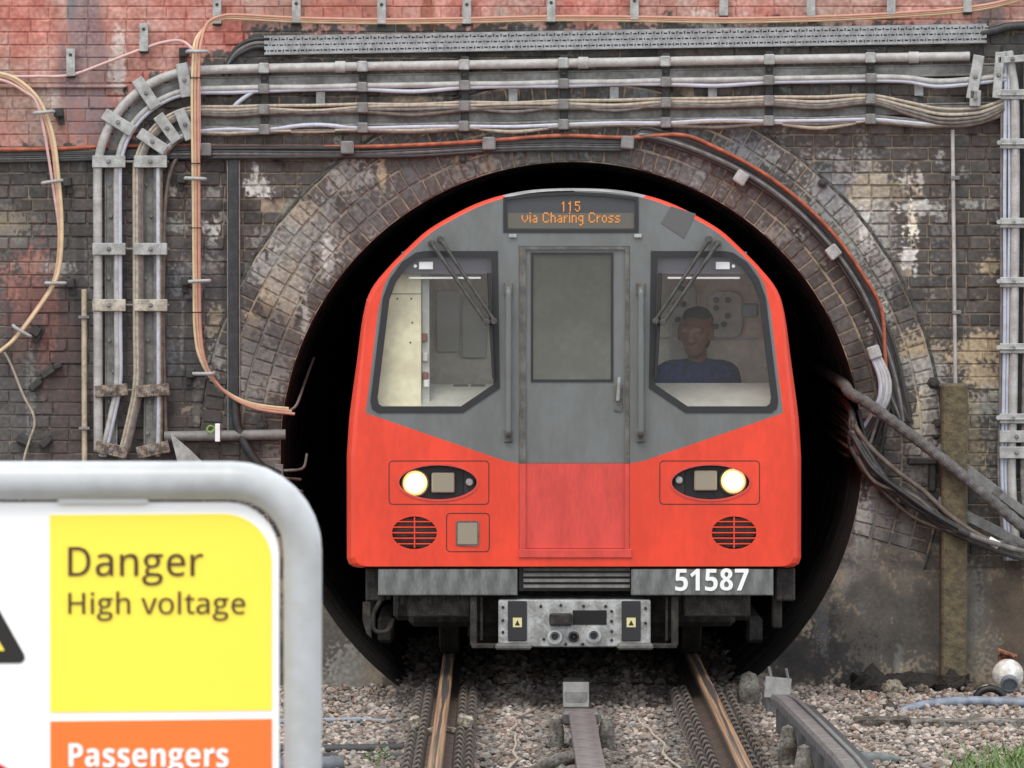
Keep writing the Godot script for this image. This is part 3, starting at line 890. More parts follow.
func build_cables():
	# perforated tray high on the wall
	var tr = thing("perforated_tray", W(625, 40, 0.0), "long grey perforated cable tray fixed across the wall over the arch", "cable tray")
	tr.set_meta("origin", tr.position)
	var ang = atan2(12.0, 720.0)
	var tb = Basis(Vector3.BACK, ang)
	var to_w = func(p: Vector3): return tr.position + tb * p
	var L = 720.0 / 164.0
	var mb = MB.new()
	for k in 4:
		var yy = (-8.2 + k * 5.47) / 164.0
		mb.box(to_w.call(Vector3(0, yy, 0.06)), Vector3(L, (2.0 if k == 0 or k == 3 else 3.6) / 164.0, 0.003), 0, tb)
	for k in 3:
		var yy = (-5.5 + k * 5.47) / 164.0
		for i in 94:
			var xx = -L / 2 + (i + 0.5 + 0.25 * k) * L / 94.5
			mb.box(to_w.call(Vector3(xx - 1.35 / 164.0, yy, 0.0602)), Vector3(1.5 / 164.0, 3.4 / 164.0, 0.003), 0, tb)
			mb.box(to_w.call(Vector3(xx + 1.35 / 164.0, yy, 0.0602)), Vector3(1.5 / 164.0, 3.4 / 164.0, 0.003), 0, tb)
			mb.box(to_w.call(Vector3(xx + 3.8 / 164.0, yy + 1.2 / 164.0, 0.0602)), Vector3(3.5 / 164.0, 1.4 / 164.0, 0.003), 0, tb)
			mb.box(to_w.call(Vector3(xx + 3.8 / 164.0, yy - 1.5 / 164.0, 0.0602)), Vector3(3.5 / 164.0, 0.9 / 164.0, 0.003), 0, tb)
	obj("cover", mb, M.tray_cover, tr)
	mb = MB.new()
	mb.box(to_w.call(Vector3(0, 0.058, 0.032)), Vector3(L, 0.003, 0.058), 0, tb)
	mb.box(to_w.call(Vector3(0, -0.058, 0.032)), Vector3(L, 0.003, 0.058), 0, tb)
	mb.box(to_w.call(Vector3(0, 0, 0.01)), Vector3(L, 0.11, 0.003), 0, tb)
	obj("channel", mb, M.galv_dark, tr)
	for k in 3:
		cable("tray_cable", [[275, 40 + k * 4, 0.035], [255, 40 + k * 4, 0.035], [238, 48 + k * 4, 0.03], [228, 64 + k * 2, 0.025], [224 + k * 3, 78, 0.02]], 2.2, M.black_cable if k != 1 else M.grey_cable, ["upper black cable curving out of the perforated tray end", "grey cable curving out of the perforated tray end", "lower black cable curving out of the perforated tray end"][k], "cable", "cables leaving the perforated tray")
	cable("tray_cable", [[980, 34, 0.04], [998, 30, 0.04], [1012, 27, 0.04], [1080, 24, 0.04]], 4.5, M.black_cable, "thick black cable leaving the perforated tray towards the white risers")

	# flat trays carrying the two pairs of rows
	for d in [[91.5, 5.2, "upper"], [53.5, 4.6, "lower"]]:
		var path = []
		for u in range(1000, 203, -50): path.append([u, LC.y - d[0] - 0.0172 * (u - 203.0), 0])
		for i in 13:
			var a = deg_to_rad(90.0 + 90.0 * i / 12)
			path.append([LC.x + cos(a) * d[0], LC.y - sin(a) * d[0], 0])
		path.append([LC.x - d[0], 300, 0])
		path.append([LC.x - d[0], 452, 0])
		var t = thing("cable_tray", W(LC.x - d[0], 452, 0), "grey dirty metal cable tray of the %s pair of rows, bending down the wall" % d[2], "cable tray")
		t.set_meta("origin", t.position)
		band("channel", path, d[1], 0.012, 0.034, M.tray, t)
		for k in 9:
			mb = MB.new()
			disc(mb, W(LC.x - d[0] + rng.randf_range(-3, 3), 185 + k * 31, 0.034), 2.0 / 164.0, 0.012, Vector3.BACK, 6, 0.002)
			obj("bolt", mb, M.galv_dark, t)
	# rows of cables
	var hang = [265.0, 363.0, 464.5, 563.5, 665.0, 768.0, 869.0]
	cable("conduit_pipe", ladder(104, [[968, 57, 0.07], [869, row_v(0, 869), 0.07], [665, row_v(0, 665), 0.07], [464, row_v(0, 464), 0.07], [265, row_v(0, 265), 0.07]], 450, 0.07), 4.6, M.pipe, "pale grey conduit pipe along the top row, curving down the wall", "pipe")
	for p in [[341, 67.6], [583, 63.4], [912, 58.2]]:
		mb = MB.new()
		mb.tube([W(p[0] - 5, p[1], 0.07), W(p[0] + 5, p[1], 0.07)], 5.8 / 164.0, 12)
		solid("pipe_coupling", mb, M.pipe, "grey coupling sleeve on the top conduit pipe, %s from the bend" % ORD[[341, 583, 912].find(p[0])], "pipe coupling", "couplings on the conduit pipe")
	var sets = [
		# row, offset, radius, material, sag, label
		[1, -1.2, 3.0, M.pipe, 0.5, "pale grey cable in the second row of the wall run"],
		[1, 2.2, 2.2, M.white_cable, 2.0, "bluish white cable sagging under the second row"],
		[2, -3.6, 1.7, M.beige_cable, 1.0, "beige cable on top of the third row bundle"],
		[2, -0.6, 1.8, M.beige_cable, 2.0, "dirty beige cable in the middle of the third row bundle"],
		[2, 2.0, 1.9, M.grey_cable, 3.2, "grey cable in the third row bundle"],
		[2, 4.2, 2.1, M.brown_cable, 4.0, "brown grey cable lowest in the third row bundle"],
		[3, -2.6, 1.8, M.grey_cable, 1.0, "thin grey cable on top of the fourth row"],
		[3, 0.2, 2.3, M.white_cable, -3.0, "bright bluish white cable looping along the fourth row"],
		[3, 3.2, 2.0, M.brown_cable, 3.0, "brown cable sagging beneath the fourth row"],
		[3, 1.6, 2.0, M.beige_cable, 4.2, "beige cable sagging lowest beneath the fourth row"],
	]
	for s in sets:
		var pts = []
		if s[0] == 1: pts = [[1004, 78 + s[1], 0.08], [940, 84 + s[1] * 1.4, 0.09], [905, 80 + s[1], 0.085]]
		elif s[0] == 2: pts = [[1003, 104 + s[1] * 1.3, 0.08], [978, 114 + s[1] * 1.6, 0.085], [940, 116 + s[1] * 1.8, 0.09], [905, 108 + s[1] * 1.5, 0.085]]
		else: pts = [[1000, 112 + s[1] * 1.2, 0.07], [970, 122 + s[1], 0.08], [930, 124 + s[1], 0.08], [900, 122 + s[1], 0.08]]
		for i in range(6, -1, -1):
			pts.append([hang[i], row_v(s[0], hang[i]) + s[1], 0.075])
			if i > 0:
				var m_ = (hang[i] + hang[i - 1]) / 2
				var f = rng.randf_range(-0.5, 1.7)
				pts.append([m_, row_v(s[0], m_) + s[1] + s[4] * f, 0.082])
		pts.append([232, row_v(s[0], 232) + s[1] + s[4] * 0.4, 0.078])
		var rad = [104.0, 84.0, 64.0, 44.0][s[0]] - s[1]
		var bx = LC.x - rad
		var bot = [[bx, 380, 0.07], [bx - (6 if s[0] == 2 or s[0] == 1 else 0), 415, 0.07], [bx - (16 if s[0] == 2 or s[0] == 1 else 1), 456, 0.06]]
		cable("wall_cable", ladder(rad, pts, 455, 0.072, bot), s[2], s[3], s[5])
	cable("branch_cable", [[262, 88, 0.07], [250, 95, 0.075], [238, 104, 0.07], [233, 110, 0.06]], 2.2, M.white_cable, "short bluish white cable branching down between second and third rows")
	# hangers with four clamps each
	for hi in hang.size():
		var u = hang[hi]
		var top = row_v(0, u)
		var t = thing("cable_hanger", W(u, row_v(3, u) + 6, 0.0), "dark hanger with four grey clamps across the cable rows, %s from their bend" % ORD[hi], "cable hanger", "hangers of the horizontal cable rows")
		t.set_meta("origin", t.position)
		mb = MB.new()
		mb.box(W(u + 0.5, (top + row_v(3, u)) / 2, 0.046), Vector3(7.5 / 164.0, 74 / 164.0, 0.014), 0.003)
		mb.box(W(u + 0.5, top - 6, 0.03), Vector3(8 / 164.0, 5 / 164.0, 0.05), 0.003)
		obj("strap", mb, M.steel_dark, t)
		for k in 4:
			mb = MB.new()
			var hh = [10.5, 10.0, 10.5, 10.5][k]
			mb.box(W(u + rng.randf_range(-0.6, 0.6), row_v(k, u), 0.098), Vector3(10.2 / 164.0, hh / 164.0, 0.03), 0.006)
			mb.box(W(u - 4.4, row_v(k, u), 0.066), Vector3(1.4 / 164.0, 9 / 164.0, 0.06), 0)
			mb.box(W(u + 4.4, row_v(k, u), 0.066), Vector3(1.4 / 164.0, 9 / 164.0, 0.06), 0)
			obj("clamp", mb, M.galv if k == 0 else M.galv_dark, t)
		mb = MB.new()
		disc(mb, W(u, top + 10, 0.05), 2.5 / 164.0, 0.02, Vector3.BACK, 6, 0.003)
		obj("bolt", mb, M.steel_dark, t)
	for u in [321, 513, 614, 918, 712]:
		mb = MB.new()
		mb.box(W(u, row_v(1, u) + 11, 0.03), Vector3(9 / 164.0, 14 / 164.0, 0.02), 0.003)
		solid("tray_joint", mb, M.galv, "small pale plate between second and third cable rows, %s from the bend" % ORD[[321, 513, 614, 712, 918].find(u)], "plate", "joint plates between the cable rows")
	# clamp plates on the bend and the vertical run
	for e in [[120, 123, 32.0, "lowest"], [148, 94, 56.0, "middle"], [186, 81, 80.0, "highest"]]:
		clamp_plate(e[0], e[1], 34, 12, deg_to_rad(-e[2]), M.galv, 0.098, "pale bolted clamp plate, %s on the outer cables of the bend" % e[3], "clamps on the outer bend")
	for e in [[154, 142, 34.0, "lowest"], [169, 129, 53.5, "middle"], [186.5, 125, 68.0, "highest"]]:
		clamp_plate(e[0], e[1], 32, 11.5, deg_to_rad(-e[2]), M.galv, 0.098, "pale bolted clamp plate, %s on the inner cables of the bend" % e[3], "clamps on the inner bend")
	var pale_plate = mat(rgb(186, 180, 166), 0.65, 0.0, M.grime, 3.0)
	var dirty_plate = mat(rgb(152, 140, 128), 0.75, 0.0, M.dirty, 3.0)
	for e in [[162, 0, 0], [249, 0, 0], [305, 1, 0], [390, 2, 4], [449, 2, -12]]:
		for k in 2:
			var mm = [M.galv, pale_plate, dirty_plate][e[1]]
			clamp_plate(110.5 + k * 41.5 + (2 if e[1] == 2 else 0), e[0], 33, 12, deg_to_rad(e[2] if k == 0 else absf(e[2])), mm, 0.098,
				["light grey clamp plate bolted over the descending cables", "cream clamp plate bolted over the descending cables", "dirty brown clamp plate low on the descending cables"][e[1]] + (", beside the pale conduit pipe" if k == 0 else ", beside the slack brown cable") + (", upper" if e[0] in [162, 390] else ", lower" if e[0] in [249, 449] else ""), "clamps down the vertical run")
	for e in [162, 249, 305, 390]:
		mb = MB.new()
		mb.tube([W(96, e, 0.06), W(170, e, 0.06)], 1.6 / 164.0, 6)
		solid("clamp_rod", mb, M.galv_dark, "thin steel rod bridging the %s pair of clamp plates" % ORD[[162, 249, 305, 390].find(e)], "rod", "rods behind the paired clamps")
	# slack cable beside the inner bend
	cable("slack_cable", [[186, 148, 0.04], [174, 165, 0.05], [168, 190, 0.06], [165, 230, 0.06], [164, 330, 0.06], [167, 452, 0.05]], 2.0, M.brown_cable, "brown cable hanging slack beside the vertical run")

	# bundle over the crown of the arch, following it down
	var arch = []
	for i in 12:
		var a = deg_to_rad(78.0 - i * 6.6)
		arch.append([572 + cos(a) * 334, 453 - sin(a) * 334 + (6.0 - i if i < 6 else 0.0), 0.07])
	for k in 6:
		var off = [-2.0, 1.2, 4.4, 7.0, -4.2, 3.0][k]
		var pts = [[-140, 158 + off * 0.7, 0.045], [0, 157 + off * 0.7, 0.045], [60, 156 + off * 0.7, 0.05], [130, 154 + off * 0.6, 0.035], [206, 151 + off, 0.055], [348, 151 + off + rng.randf_range(-1, 1), 0.06], [420, 149 + off, 0.06], [489, 146 + off * 0.8, 0.06], [560, 144 + off * 0.8, 0.06], [627, 144 + off * 0.8, 0.065]]
		for i in arch.size():
			var p = arch[i]
			var d = Vector2(p[0] - 572, p[1] - 453).normalized()
			pts.append([p[0] - d.x * (off + rng.randf_range(-0.6, 0.6)), p[1] - d.y * (off + rng.randf_range(-0.6, 0.6)), 0.07 + 0.006 * (k % 3)])
		pts.append([886 - off, 380, 0.08])
		pts.append([884 - off, 405, 0.08])
		pts.append([872 - off * 2.0, 440 + k * 3, 0.05])
		var lab = ["black cable on the outside of the bundle over the arch crown", "black cable second in the bundle over the arch crown", "grey black cable third in the bundle over the arch crown", "black cable lowest in the bundle over the arch crown", "dark cable behind the orange one over the arch crown", "pale grey cable woven into the bundle over the arch"][k]
		cable("arch_cable", pts, 2.0 if k != 5 else 1.8, [M.black_cable, M.black_cable, M.steel_dark, M.black_cable, M.steel_dark, M.grey_cable][k], lab)
	var opts = [[-140, 150, 0.06], [0, 150, 0.06], [60, 149, 0.06], [100, 147, 0.03], [140, 146, 0.02], [206, 146, 0.05], [345, 147, 0.06], [420, 145, 0.07], [489, 141, 0.075], [560, 136, 0.075], [627, 138, 0.08]]
	for i in range(1, 9):
		var p = arch[i]
		var d = Vector2(p[0] - 572, p[1] - 453).normalized()
		opts.append([p[0] + d.x * 6.5, p[1] + d.y * 6.5, 0.09])
	opts.append([884, 352, 0.09])
	opts.append([887, 400, 0.08])
	cable("orange_cable", opts, 2.0, M.orange_cable, "bright orange cable arching over the tunnel mouth with black ones")
	var sad = 0
	for p in [[206, 150, 0.0], [348, 148, 0.0], [489, 144, 0.0], [627, 143, 5.0], [740, 178, 33.0], [832, 252, 52.0], [873, 352, 72.0]]:
		mb = MB.new()
		mb.box(W(p[0], p[1], 0.1), Vector3(13 / 164.0, 13 / 164.0, 0.05), 0.008, Basis(Vector3.BACK, deg_to_rad(-p[2])))
		mb.box(W(p[0], p[1], 0.04), Vector3(6 / 164.0, 10 / 164.0, 0.09), 0, Basis(Vector3.BACK, deg_to_rad(-p[2])))
		solid("cable_saddle", mb, M.galv if p[0] > 700 else M.galv_dark, "grey saddle clip on the orange and black bundle, %s from the copper cables" % ORD[sad], "cable clip", "saddle clips of the arch bundle")
		sad += 1
	for k in 4:
		mb = MB.new()
		var u0 = 884 - k * 3
		mb.tube(spline(wall_path([[876 - k * 2.5, 352, 0.09], [u0 + 3, 375, 0.1], [u0 + 4, 395, 0.1], [u0 - 3, 412, 0.08], [u0 - 12, 428, 0.04]])), 2.3 / 164.0, 8)
		solid("pale_cable", mb, M.white_cable if k % 2 else M.pipe, "%s pale cable of the bunch hanging below the last arch clip" % ["bluish outer", "grey", "bluish inner", "innermost grey"][3 - k], "cable", "pale bunch below the arch clips")

	# straps along the top
	var straps = [[72, 63, 27], [145, 38, 28], [218, 12, 25], [297, 11, 25], [382, 12, 25], [467, 12, 25], [551, 10, 25], [634, 8, 25], [723, 4, 25], [810, 4, 26], [890, 2, 27], [966, -1, 28]]
	for si in straps.size():
		var s = straps[si]
		var t = thing("cable_strap", W(s[0], s[1] + s[2] / 2.0, 0.0), ("pale strap over the thin pink cable, %s from its low end" % ORD[si]) if si < 2 else ("pale grey strap holding the copper cables, %s after their bend" % ORD[si - 2]), "cable strap", "straps along the red brickwork")
		t.set_meta("origin", t.position)
		mb = MB.new()
		mb.box(W(s[0], s[1], 0.048), Vector3(8.6 / 164.0, s[2] / 164.0, 0.008), 0.002)
		mb.box(W(s[0], s[1] - s[2] / 2.0 + 3, 0.02), Vector3(8.6 / 164.0, 6 / 164.0, 0.05), 0.002)
		obj("strap", mb, M.galv, t)
		mb = MB.new()
		mb.box(W(s[0], s[1] + s[2] / 2.0 - 1, 0.022), Vector3(9 / 164.0, 6 / 164.0, 0.038), 0.004)
		obj("block", mb, M.black, t)
		mb = MB.new()
		disc(mb, W(s[0], s[1] - s[2] / 2.0 + 6, 0.051), 1.7 / 164.0, 0.006, Vector3.BACK, 10, 0.002)
		obj("bolt", mb, M.steel_dark, t)
	# copper coloured cables: along the top, then down the wall to the tunnel mouth
	var top = [[1150, -50, 0.035], [1060, -16, 0.035], [1012, 1, 0.035], [966, 10, 0.035], [890, 16, 0.035], [810, 19.5, 0.035], [723, 21, 0.035], [634, 19.5, 0.035], [551, 19, 0.035], [467, 21, 0.035], [382, 22, 0.035], [297, 20.5, 0.035], [240, 17.5, 0.035], [222, 18.5, 0.04], [208, 26, 0.06], [200, 42, 0.12], [198, 62, 0.15], [197.5, 100, 0.16], [197.5, 180, 0.15], [198, 280, 0.12], [199, 330, 0.11], [205, 362, 0.11], [222, 388, 0.1], [252, 405, 0.08], [292, 411, 0.06]]
	for k in 3:
		var pts = []
		for p in top: pts.append([p[0] + (k - 1) * (2.9 if p[1] > 30 else 0.8) + rng.randf_range(-0.4, 0.4), p[1] + (1 - k) * (1.6 if p[1] <= 30 else -0.6) * 1.1 + (k - 1) * (2.0 if p[1] > 350 else 0.0), p[2] + 0.004 * k])
		cable("copper_cable", pts, 1.55, [M.yellowish, M.copper, M.salmon][k], ["yellowish cable running along the straps and down to the tunnel mouth", "copper coloured cable running between the yellowish one and its twin", "salmon copper cable running innermost down the wall"][k])
	cable("pink_cable", [[-120, 75, 0.04], [0, 77, 0.04], [36, 77, 0.04], [72, 75.5, 0.035], [108, 63, 0.04], [145, 49, 0.035], [165, 43, 0.05], [182, 42, 0.09], [193, 49, 0.14], [199, 60, 0.15], [201, 90, 0.15], [201, 150, 0.15]], 1.6, M.pink, "thin pale pink cable rising past two straps to join the copper ones")
	for k in 2:
		var pts = []
		for p in [[-60, 66], [0, 76], [20, 84], [37, 100], [47, 120], [54, 145], [58, 180], [61, 220], [60, 258], [54, 284], [36, 312], [16, 338], [0, 352], [-50, 390]]: pts.append([p[0] + k * 2.6, p[1] - k * 1.6, 0.1 + 0.004 * k])
		cable("looping_cable", pts, 1.9, M.copper if k == 0 else M.yellowish, "copper coloured cable looping past hooks at the wall's red end" if k == 0 else "yellowish cable looping past hooks at the wall's red end")
	cable("looping_cable", [[-40, 78, 0.11], [0, 80, 0.11], [26, 92, 0.11], [42, 112, 0.11], [57, 200, 0.1], [62, 240, 0.1]], 1.5, M.pink, "pink cable beside the looping copper ones")
	var hk = 0
	for h in [[47, 113, 1, 5.0], [55, 182, 1, 8.0], [58, 283, 1, 0.0], [24, 331, 1, -32.0], [198, 53, -1, 0.0], [196, 179, -1, -2.0], [200, 281, -1, 3.0], [204, 373, -1, 0.0]]:
		var t = thing("cable_hook", W(h[0] + 12 * h[2], h[1] + 4, 0.0), ("grey hook bracket on the looping cables, %s from the top" if hk < 4 else "grey hook bracket on the descending copper cables, %s from the top") % ORD[hk % 4], "cable hook", "hook brackets of the copper cables")
		hk += 1
		t.set_meta("origin", t.position)
		var bs = Basis(Vector3.BACK, deg_to_rad(h[3]))
		mb = MB.new()
		mb.box(W(h[0] + 13 * h[2], h[1], 0.05), Vector3(9 / 164.0, 9 / 164.0, 0.1), 0.006, bs)
		mb.box(W(h[0] + 15 * h[2], h[1] + 4, 0.02), Vector3(6 / 164.0, 16 / 164.0, 0.03), 0.003, bs)
		obj("block", mb, M.steel_dark, t)
		mb = MB.new()
		var d = bs * Vector3(1, 0, 0) * h[2]
		var c = W(h[0], h[1], 0.0)
		var zz = 0.19 if h[2] < 0 else 0.14
		mb.tube([c + d * (10 / 164.0) + Vector3(0, 0, 0.06), c + d * (8 / 164.0) + Vector3(0, 0, zz), c - d * (9 / 164.0) + Vector3(0, 0, zz), c - d * (11 / 164.0) + Vector3(0, 0, zz - 0.06)], 1.9 / 164.0, 7)
		obj("hook", mb, M.galv, t)
	# cable ties round the descending copper cables
	for v in [79, 164, 228, 312]:
		var ti = []
		for i in 13: ti.append(W(198 + cos(TAU * i / 12) * 5.6, v, 0.155 - (0.03 if v > 250 else 0.0) + sin(TAU * i / 12) * 0.022))
		mb = MB.new()
		mb.tube(ti, 0.0035, 5, false)
		solid("cable_tie", mb, M.black, "thin black tie round the descending copper cables, %s from the top" % ORD[[79, 164, 228, 312].find(v)], "cable tie", "ties on the copper cables")

	# black trunking and its cable
	var tk = thing("black_trunking", W(234, 430, 0.0), "black vertical cable trunking with pale edges beside the arch", "trunking")
	tk.set_meta("origin", tk.position)
	mb = MB.new()
	mb.box(W(234, 292, 0.025), Vector3(10 / 164.0, 276 / 164.0, 0.05), 0.004)
	obj("cover", mb, M.black_cable, tk)
	for k in [-1, 1]:
		mb = MB.new()
		mb.box(W(234 + k * 5.8, 292, 0.02), Vector3(1.5 / 164.0, 278 / 164.0, 0.04), 0.002)
		obj("edge_strip", mb, M.galv_dark, tk)
	cable("black_cable", [[236, 400, 0.06], [238, 425, 0.07], [248, 448, 0.08], [262, 466, 0.08], [280, 474, 0.05]], 4.5, M.black_cable, "thick black cable leaving the trunking foot towards the tunnel")
	var hp = thing("wall_pipe", W(228, 440, 0.0), "grey horizontal pipe ending at the tunnel edge, a white clip on it", "pipe")
	hp.set_meta("origin", hp.position)
	mb = MB.new()
	mb.tube([W(165, 436, 0.07), W(286, 434, 0.07)], 5.2 / 164.0, 14)
	obj("pipe", mb, M.galv_dark, hp)
	mb = MB.new()
	mb.box(W(218.5, 432, 0.11), Vector3(5 / 164.0, 18 / 164.0, 0.02), 0.003)
	obj("clip", mb, M.white, hp)
	cable("green_wire", [[216, 427, 0.11], [211, 425, 0.12], [208, 429, 0.12], [212, 432, 0.12], [215, 428, 0.11]], 0.9, mat(rgb(120, 160, 70), 0.6), "tiny loop of green wire on the horizontal pipe")
	var vp = thing("vent_pipe", W(85, 500, 0.0), "slim cream coloured vertical pipe standing against the red wall end", "pipe")
	vp.set_meta("origin", vp.position)
	mb = MB.new()
	mb.tube([W(85, 289, 0.05), W(85, 660, 0.05)], 2.9 / 164.0, 10)
	obj("pipe", mb, M.cream_pipe, vp)
	for v in [317, 428]:
		mb = MB.new()
		mb.box(W(85, v, 0.05), Vector3(11 / 164.0, 3 / 164.0, 0.06), 0.003)
		obj("clip", mb, M.galv_dark, vp)
	var tp = thing("thin_conduit", W(953, 385, 0.0), "thin pale conduit rising from the mossy post", "conduit")
	tp.set_meta("origin", tp.position)
	mb = MB.new()
	mb.tube([W(951.5, 130, 0.05), W(954, 320, 0.05), W(955, 388, 0.05)], 2.0 / 164.0, 8)
	obj("pipe", mb, M.pipe, tp)
	for v in [178, 312]:
		mb = MB.new()
		mb.box(W(954 + (2 if v > 200 else 0), v, 0.04), Vector3(9 / 164.0, 4 / 164.0, 0.06), 0.003)
		obj("clip", mb, M.galv_dark, tp)
	mb = MB.new()
	mb.prism(PackedVector2Array([Vector2(W(171, 0).x, W(0, 432).y), Vector2(W(192, 0).x, W(0, 450).y), Vector2(W(210, 0).x, W(0, 468).y), Vector2(W(180, 0).x, W(0, 468).y)]), 0.1, 0.108, 0.002)
	solid("bent_plate", mb, M.galv, "bent pale sheet metal corner at the foot of the cable run", "metal plate")
	# small wire and clips at the ragged red end
	cable("thin_wire", [[5, 352, 0.05], [12, 365, 0.05], [24, 395, 0.05], [33, 412, 0.05], [35, 425, 0.05], [30, 440, 0.05], [24, 462, 0.05], [20, 500, 0.05]], 1.3, M.beige_cable, "thin yellowish wire hanging over ragged dark brick at the wall's red end")
	var bb = -1
	for p in [[48, 372, 16, 9, 35], [36, 385, 15, 8, 40], [58, 366, 9, 7, 20], [24, 440, 14, 10, -20], [46, 442, 14, 9, 45]]:
		mb = MB.new()
		bb += 1
		mb.box(W(p[0], p[1], 0.02), Vector3(p[2] / 164.0, p[3] / 164.0, 0.07), 0.012, Basis(Vector3.BACK, deg_to_rad(p[4])))
		solid("broken_bracket", mb, M.steel_dark, ["dark slanting lump of broken bracket, the longest above the thin wire", "dark broken bracket lump touching the thin wire", "small dark stub of bracket above the others", "dark bracket lump low behind the thin wire", "dark slanting bracket lump low beside the thin wire"][bb], "bracket", "broken brackets at the wall's red end")

	# white risers at the other end of the cable rows
	for k in 6:
		var d = [[1013, 4.6, M.pipe, "thick pale riser pipe in the vertical run beyond the thin conduit"], [1003.5, 2.0, M.white_cable, "bluish white riser cable next to the thick pale riser pipe"], [1000, 1.4, M.grey_cable, "thin grey riser cable at the edge of the white riser run"], [1007, 1.6, M.white_cable, "thin white riser cable tucked behind the thick riser pipe"], [1024, 2.4, M.grey_cable, "grey riser cable beyond the thick riser pipe"], [1036, 4.0, M.pipe, "second thick pale riser pipe, outermost of the run"]][k]
		cable("riser", [[d[0] - 6 if k == 0 else d[0], 52, 0.06], [d[0] - 3 if k == 0 else d[0], 72, 0.07], [d[0], 100, 0.08], [d[0] + rng.randf_range(-1, 1), 200, 0.08], [d[0], 300, 0.08], [d[0] - 1, 400, 0.08], [d[0] - 2, 480, 0.07], [d[0] + 4, 560, 0.07]], d[1], d[2], d[3], "riser cable")
	var wt = thing("riser_tray", W(1018, 470, 0.0), "grey backing channel of the white riser run", "cable tray")
	wt.set_meta("origin", wt.position)
	mb = MB.new()
	mb.box(W(1018, 260, 0.015), Vector3(34 / 164.0, 430 / 164.0, 0.03), 0.004)
	obj("channel", mb, M.steel_dark, wt)
	for e in [[95, 0], [144, 0], [223, 0], [282, 0], [348, 0], [418, 0], [436, 1], [452, 1]]:
		clamp_plate(1012 + (3 if e[1] else 0), e[0], 28 + 6 * e[1], 10 + 2 * e[1], 0.0, M.galv, 0.105, ("pale ribbed clamp across the white risers, %s from the top" % ORD[[95, 144, 223, 282, 348, 418].find(e[0])]) if e[1] == 0 else ("upper" if e[0] < 440 else "lower") + " broad pale plate at the foot of the white riser run", "clamps of the white risers" if e[1] == 0 else "foot plates of the white risers")
		if e[1] == 0:
			mb = MB.new()
			mb.tube([W(997, e[0] - 1, 0.1), W(996.5, e[0] - 1, 0.135)], 2.4 / 164.0, 6)
			mb.tube([W(998, e[0] + 0.5, 0.125), W(1026, e[0] + 0.5, 0.125)], 0.006, 6)
			solid("clamp_rod", mb, M.galv, "thin rod along the %s ribbed clamp of the white risers" % ORD[[95, 144, 223, 282, 348, 418].find(e[0])], "rod", "rods on the riser clamps")
	for e in [[973, 78, 44, 11, 80.0], [973, 99, 16, 11, 88.0], [996, 76, 46, 9, 86.0], [1010, 60, 30, 7, 4.0]]:
		clamp_plate(e[0], e[1], e[2], e[3], deg_to_rad(e[4]), M.galv, 0.11, {44: "tall tilted pale end plate across the upper cable rows", 16: "short pale end plate below the tall tilted one", 46: "upright pale end plate touching the white risers", 30: "flat pale end plate on top of the white risers"}[e[2]], "end plates of the cable rows")

	# thick wrapped cable and the lesser ones leaving the tunnel mouth
	mb = MB.new()
	mb.tube(spline(wall_path([[848, 378, -4.0], [846, 384, -0.45], [850, 393, 0.04], [868, 404, 0.16], [910, 435, 0.2], [950, 466, 0.24], [985, 496, 0.28], [1024, 529, 0.3], [1100, 590, 0.3]]), 16), 6.0 / 164.0, 14, true, 95.0, 2, 0.16)
	solid("wrapped_cable", mb, mat(rgb(102, 101, 100), 0.8, 0.0, M.grime, 3.0), "thick grey spirally wrapped cable slanting down from the tunnel edge", "cable")
	var runs = [
		[[[855, 396, -3.5], [853, 408, -0.4], [852, 428, 0.05], [862, 462, 0.1], [888, 486, 0.12], [916, 503, 0.14], [948, 522, 0.2], [975, 536, 0.28], [1030, 551, 0.3], [1090, 560, 0.3]], 3.0, M.grey_cable, "grey cable dipping out of the tunnel below the wrapped one"],
		[[[857, 400, -3.5], [855, 410, -0.4], [854, 424, 0.06], [868, 445, 0.12], [895, 470, 0.14], [922, 490, 0.16], [950, 516, 0.22], [990, 540, 0.28], [1060, 562, 0.3]], 2.6, M.brown_cable, "brown cable dipping out of the tunnel close under the wrapped one"],
		[[[858, 420, -3.0], [856, 440, -0.3], [864, 468, 0.07], [884, 492, 0.1], [912, 516, 0.14], [942, 528, 0.2], [960, 531, 0.26]], 2.0, M.brown_cable, "thin brown cable sagging lowest from the tunnel edge"],
		[[[850, 415, 0.02], [856, 445, 0.05], [870, 476, 0.08], [890, 500, 0.08], [905, 506, 0.06]], 2.0, M.steel_dark, "dark cable lying against the arch below the wrapped one"],
		[[[858, 410, 0.06], [866, 440, 0.07], [880, 470, 0.09], [900, 490, 0.12], [930, 506, 0.18]], 1.8, M.black_cable, "black cable crossing the stained arch brick under the wrapped one"],
	]
	var tangle = RandomNumberGenerator.new()
	tangle.seed = 8
	var tint = ["grey", "brown", "dark", "black"]
	for k in 12:
		var j = func(a): return tangle.randf_range(-a, a)
		var o1 = j.call(7.0)
		var o2 = j.call(9.0)
		runs.append([[[852 + j.call(2), 396 + k * 5, -4.0], [853 + j.call(2), 404 + k * 5, -0.35], [856 + o1, 440 + o2, 0.06], [876 + o1, 472 + o2, 0.08 + 0.01 * k], [906 + o2 * 0.7, 498 + o1, 0.1 + 0.01 * k], [940 + j.call(3), 521 + o1 * 0.7, 0.17 + 0.008 * k], [978, 539 + o2 * 0.5, 0.26], [1040, 556 + o2 * 0.8, 0.3], [1110, 574 + o2, 0.3]], tangle.randf_range(1.7, 3.1), [M.tangle_grey, M.brown_cable, M.steel_dark, M.black_cable][k % 4], "%s cable, %s of the tangle sweeping from the tunnel edge past the post" % [tint[k % 4], ORD[k]]])
	for r_ in runs: cable("mouth_cable", r_[0], r_[1], r_[2], r_[3])
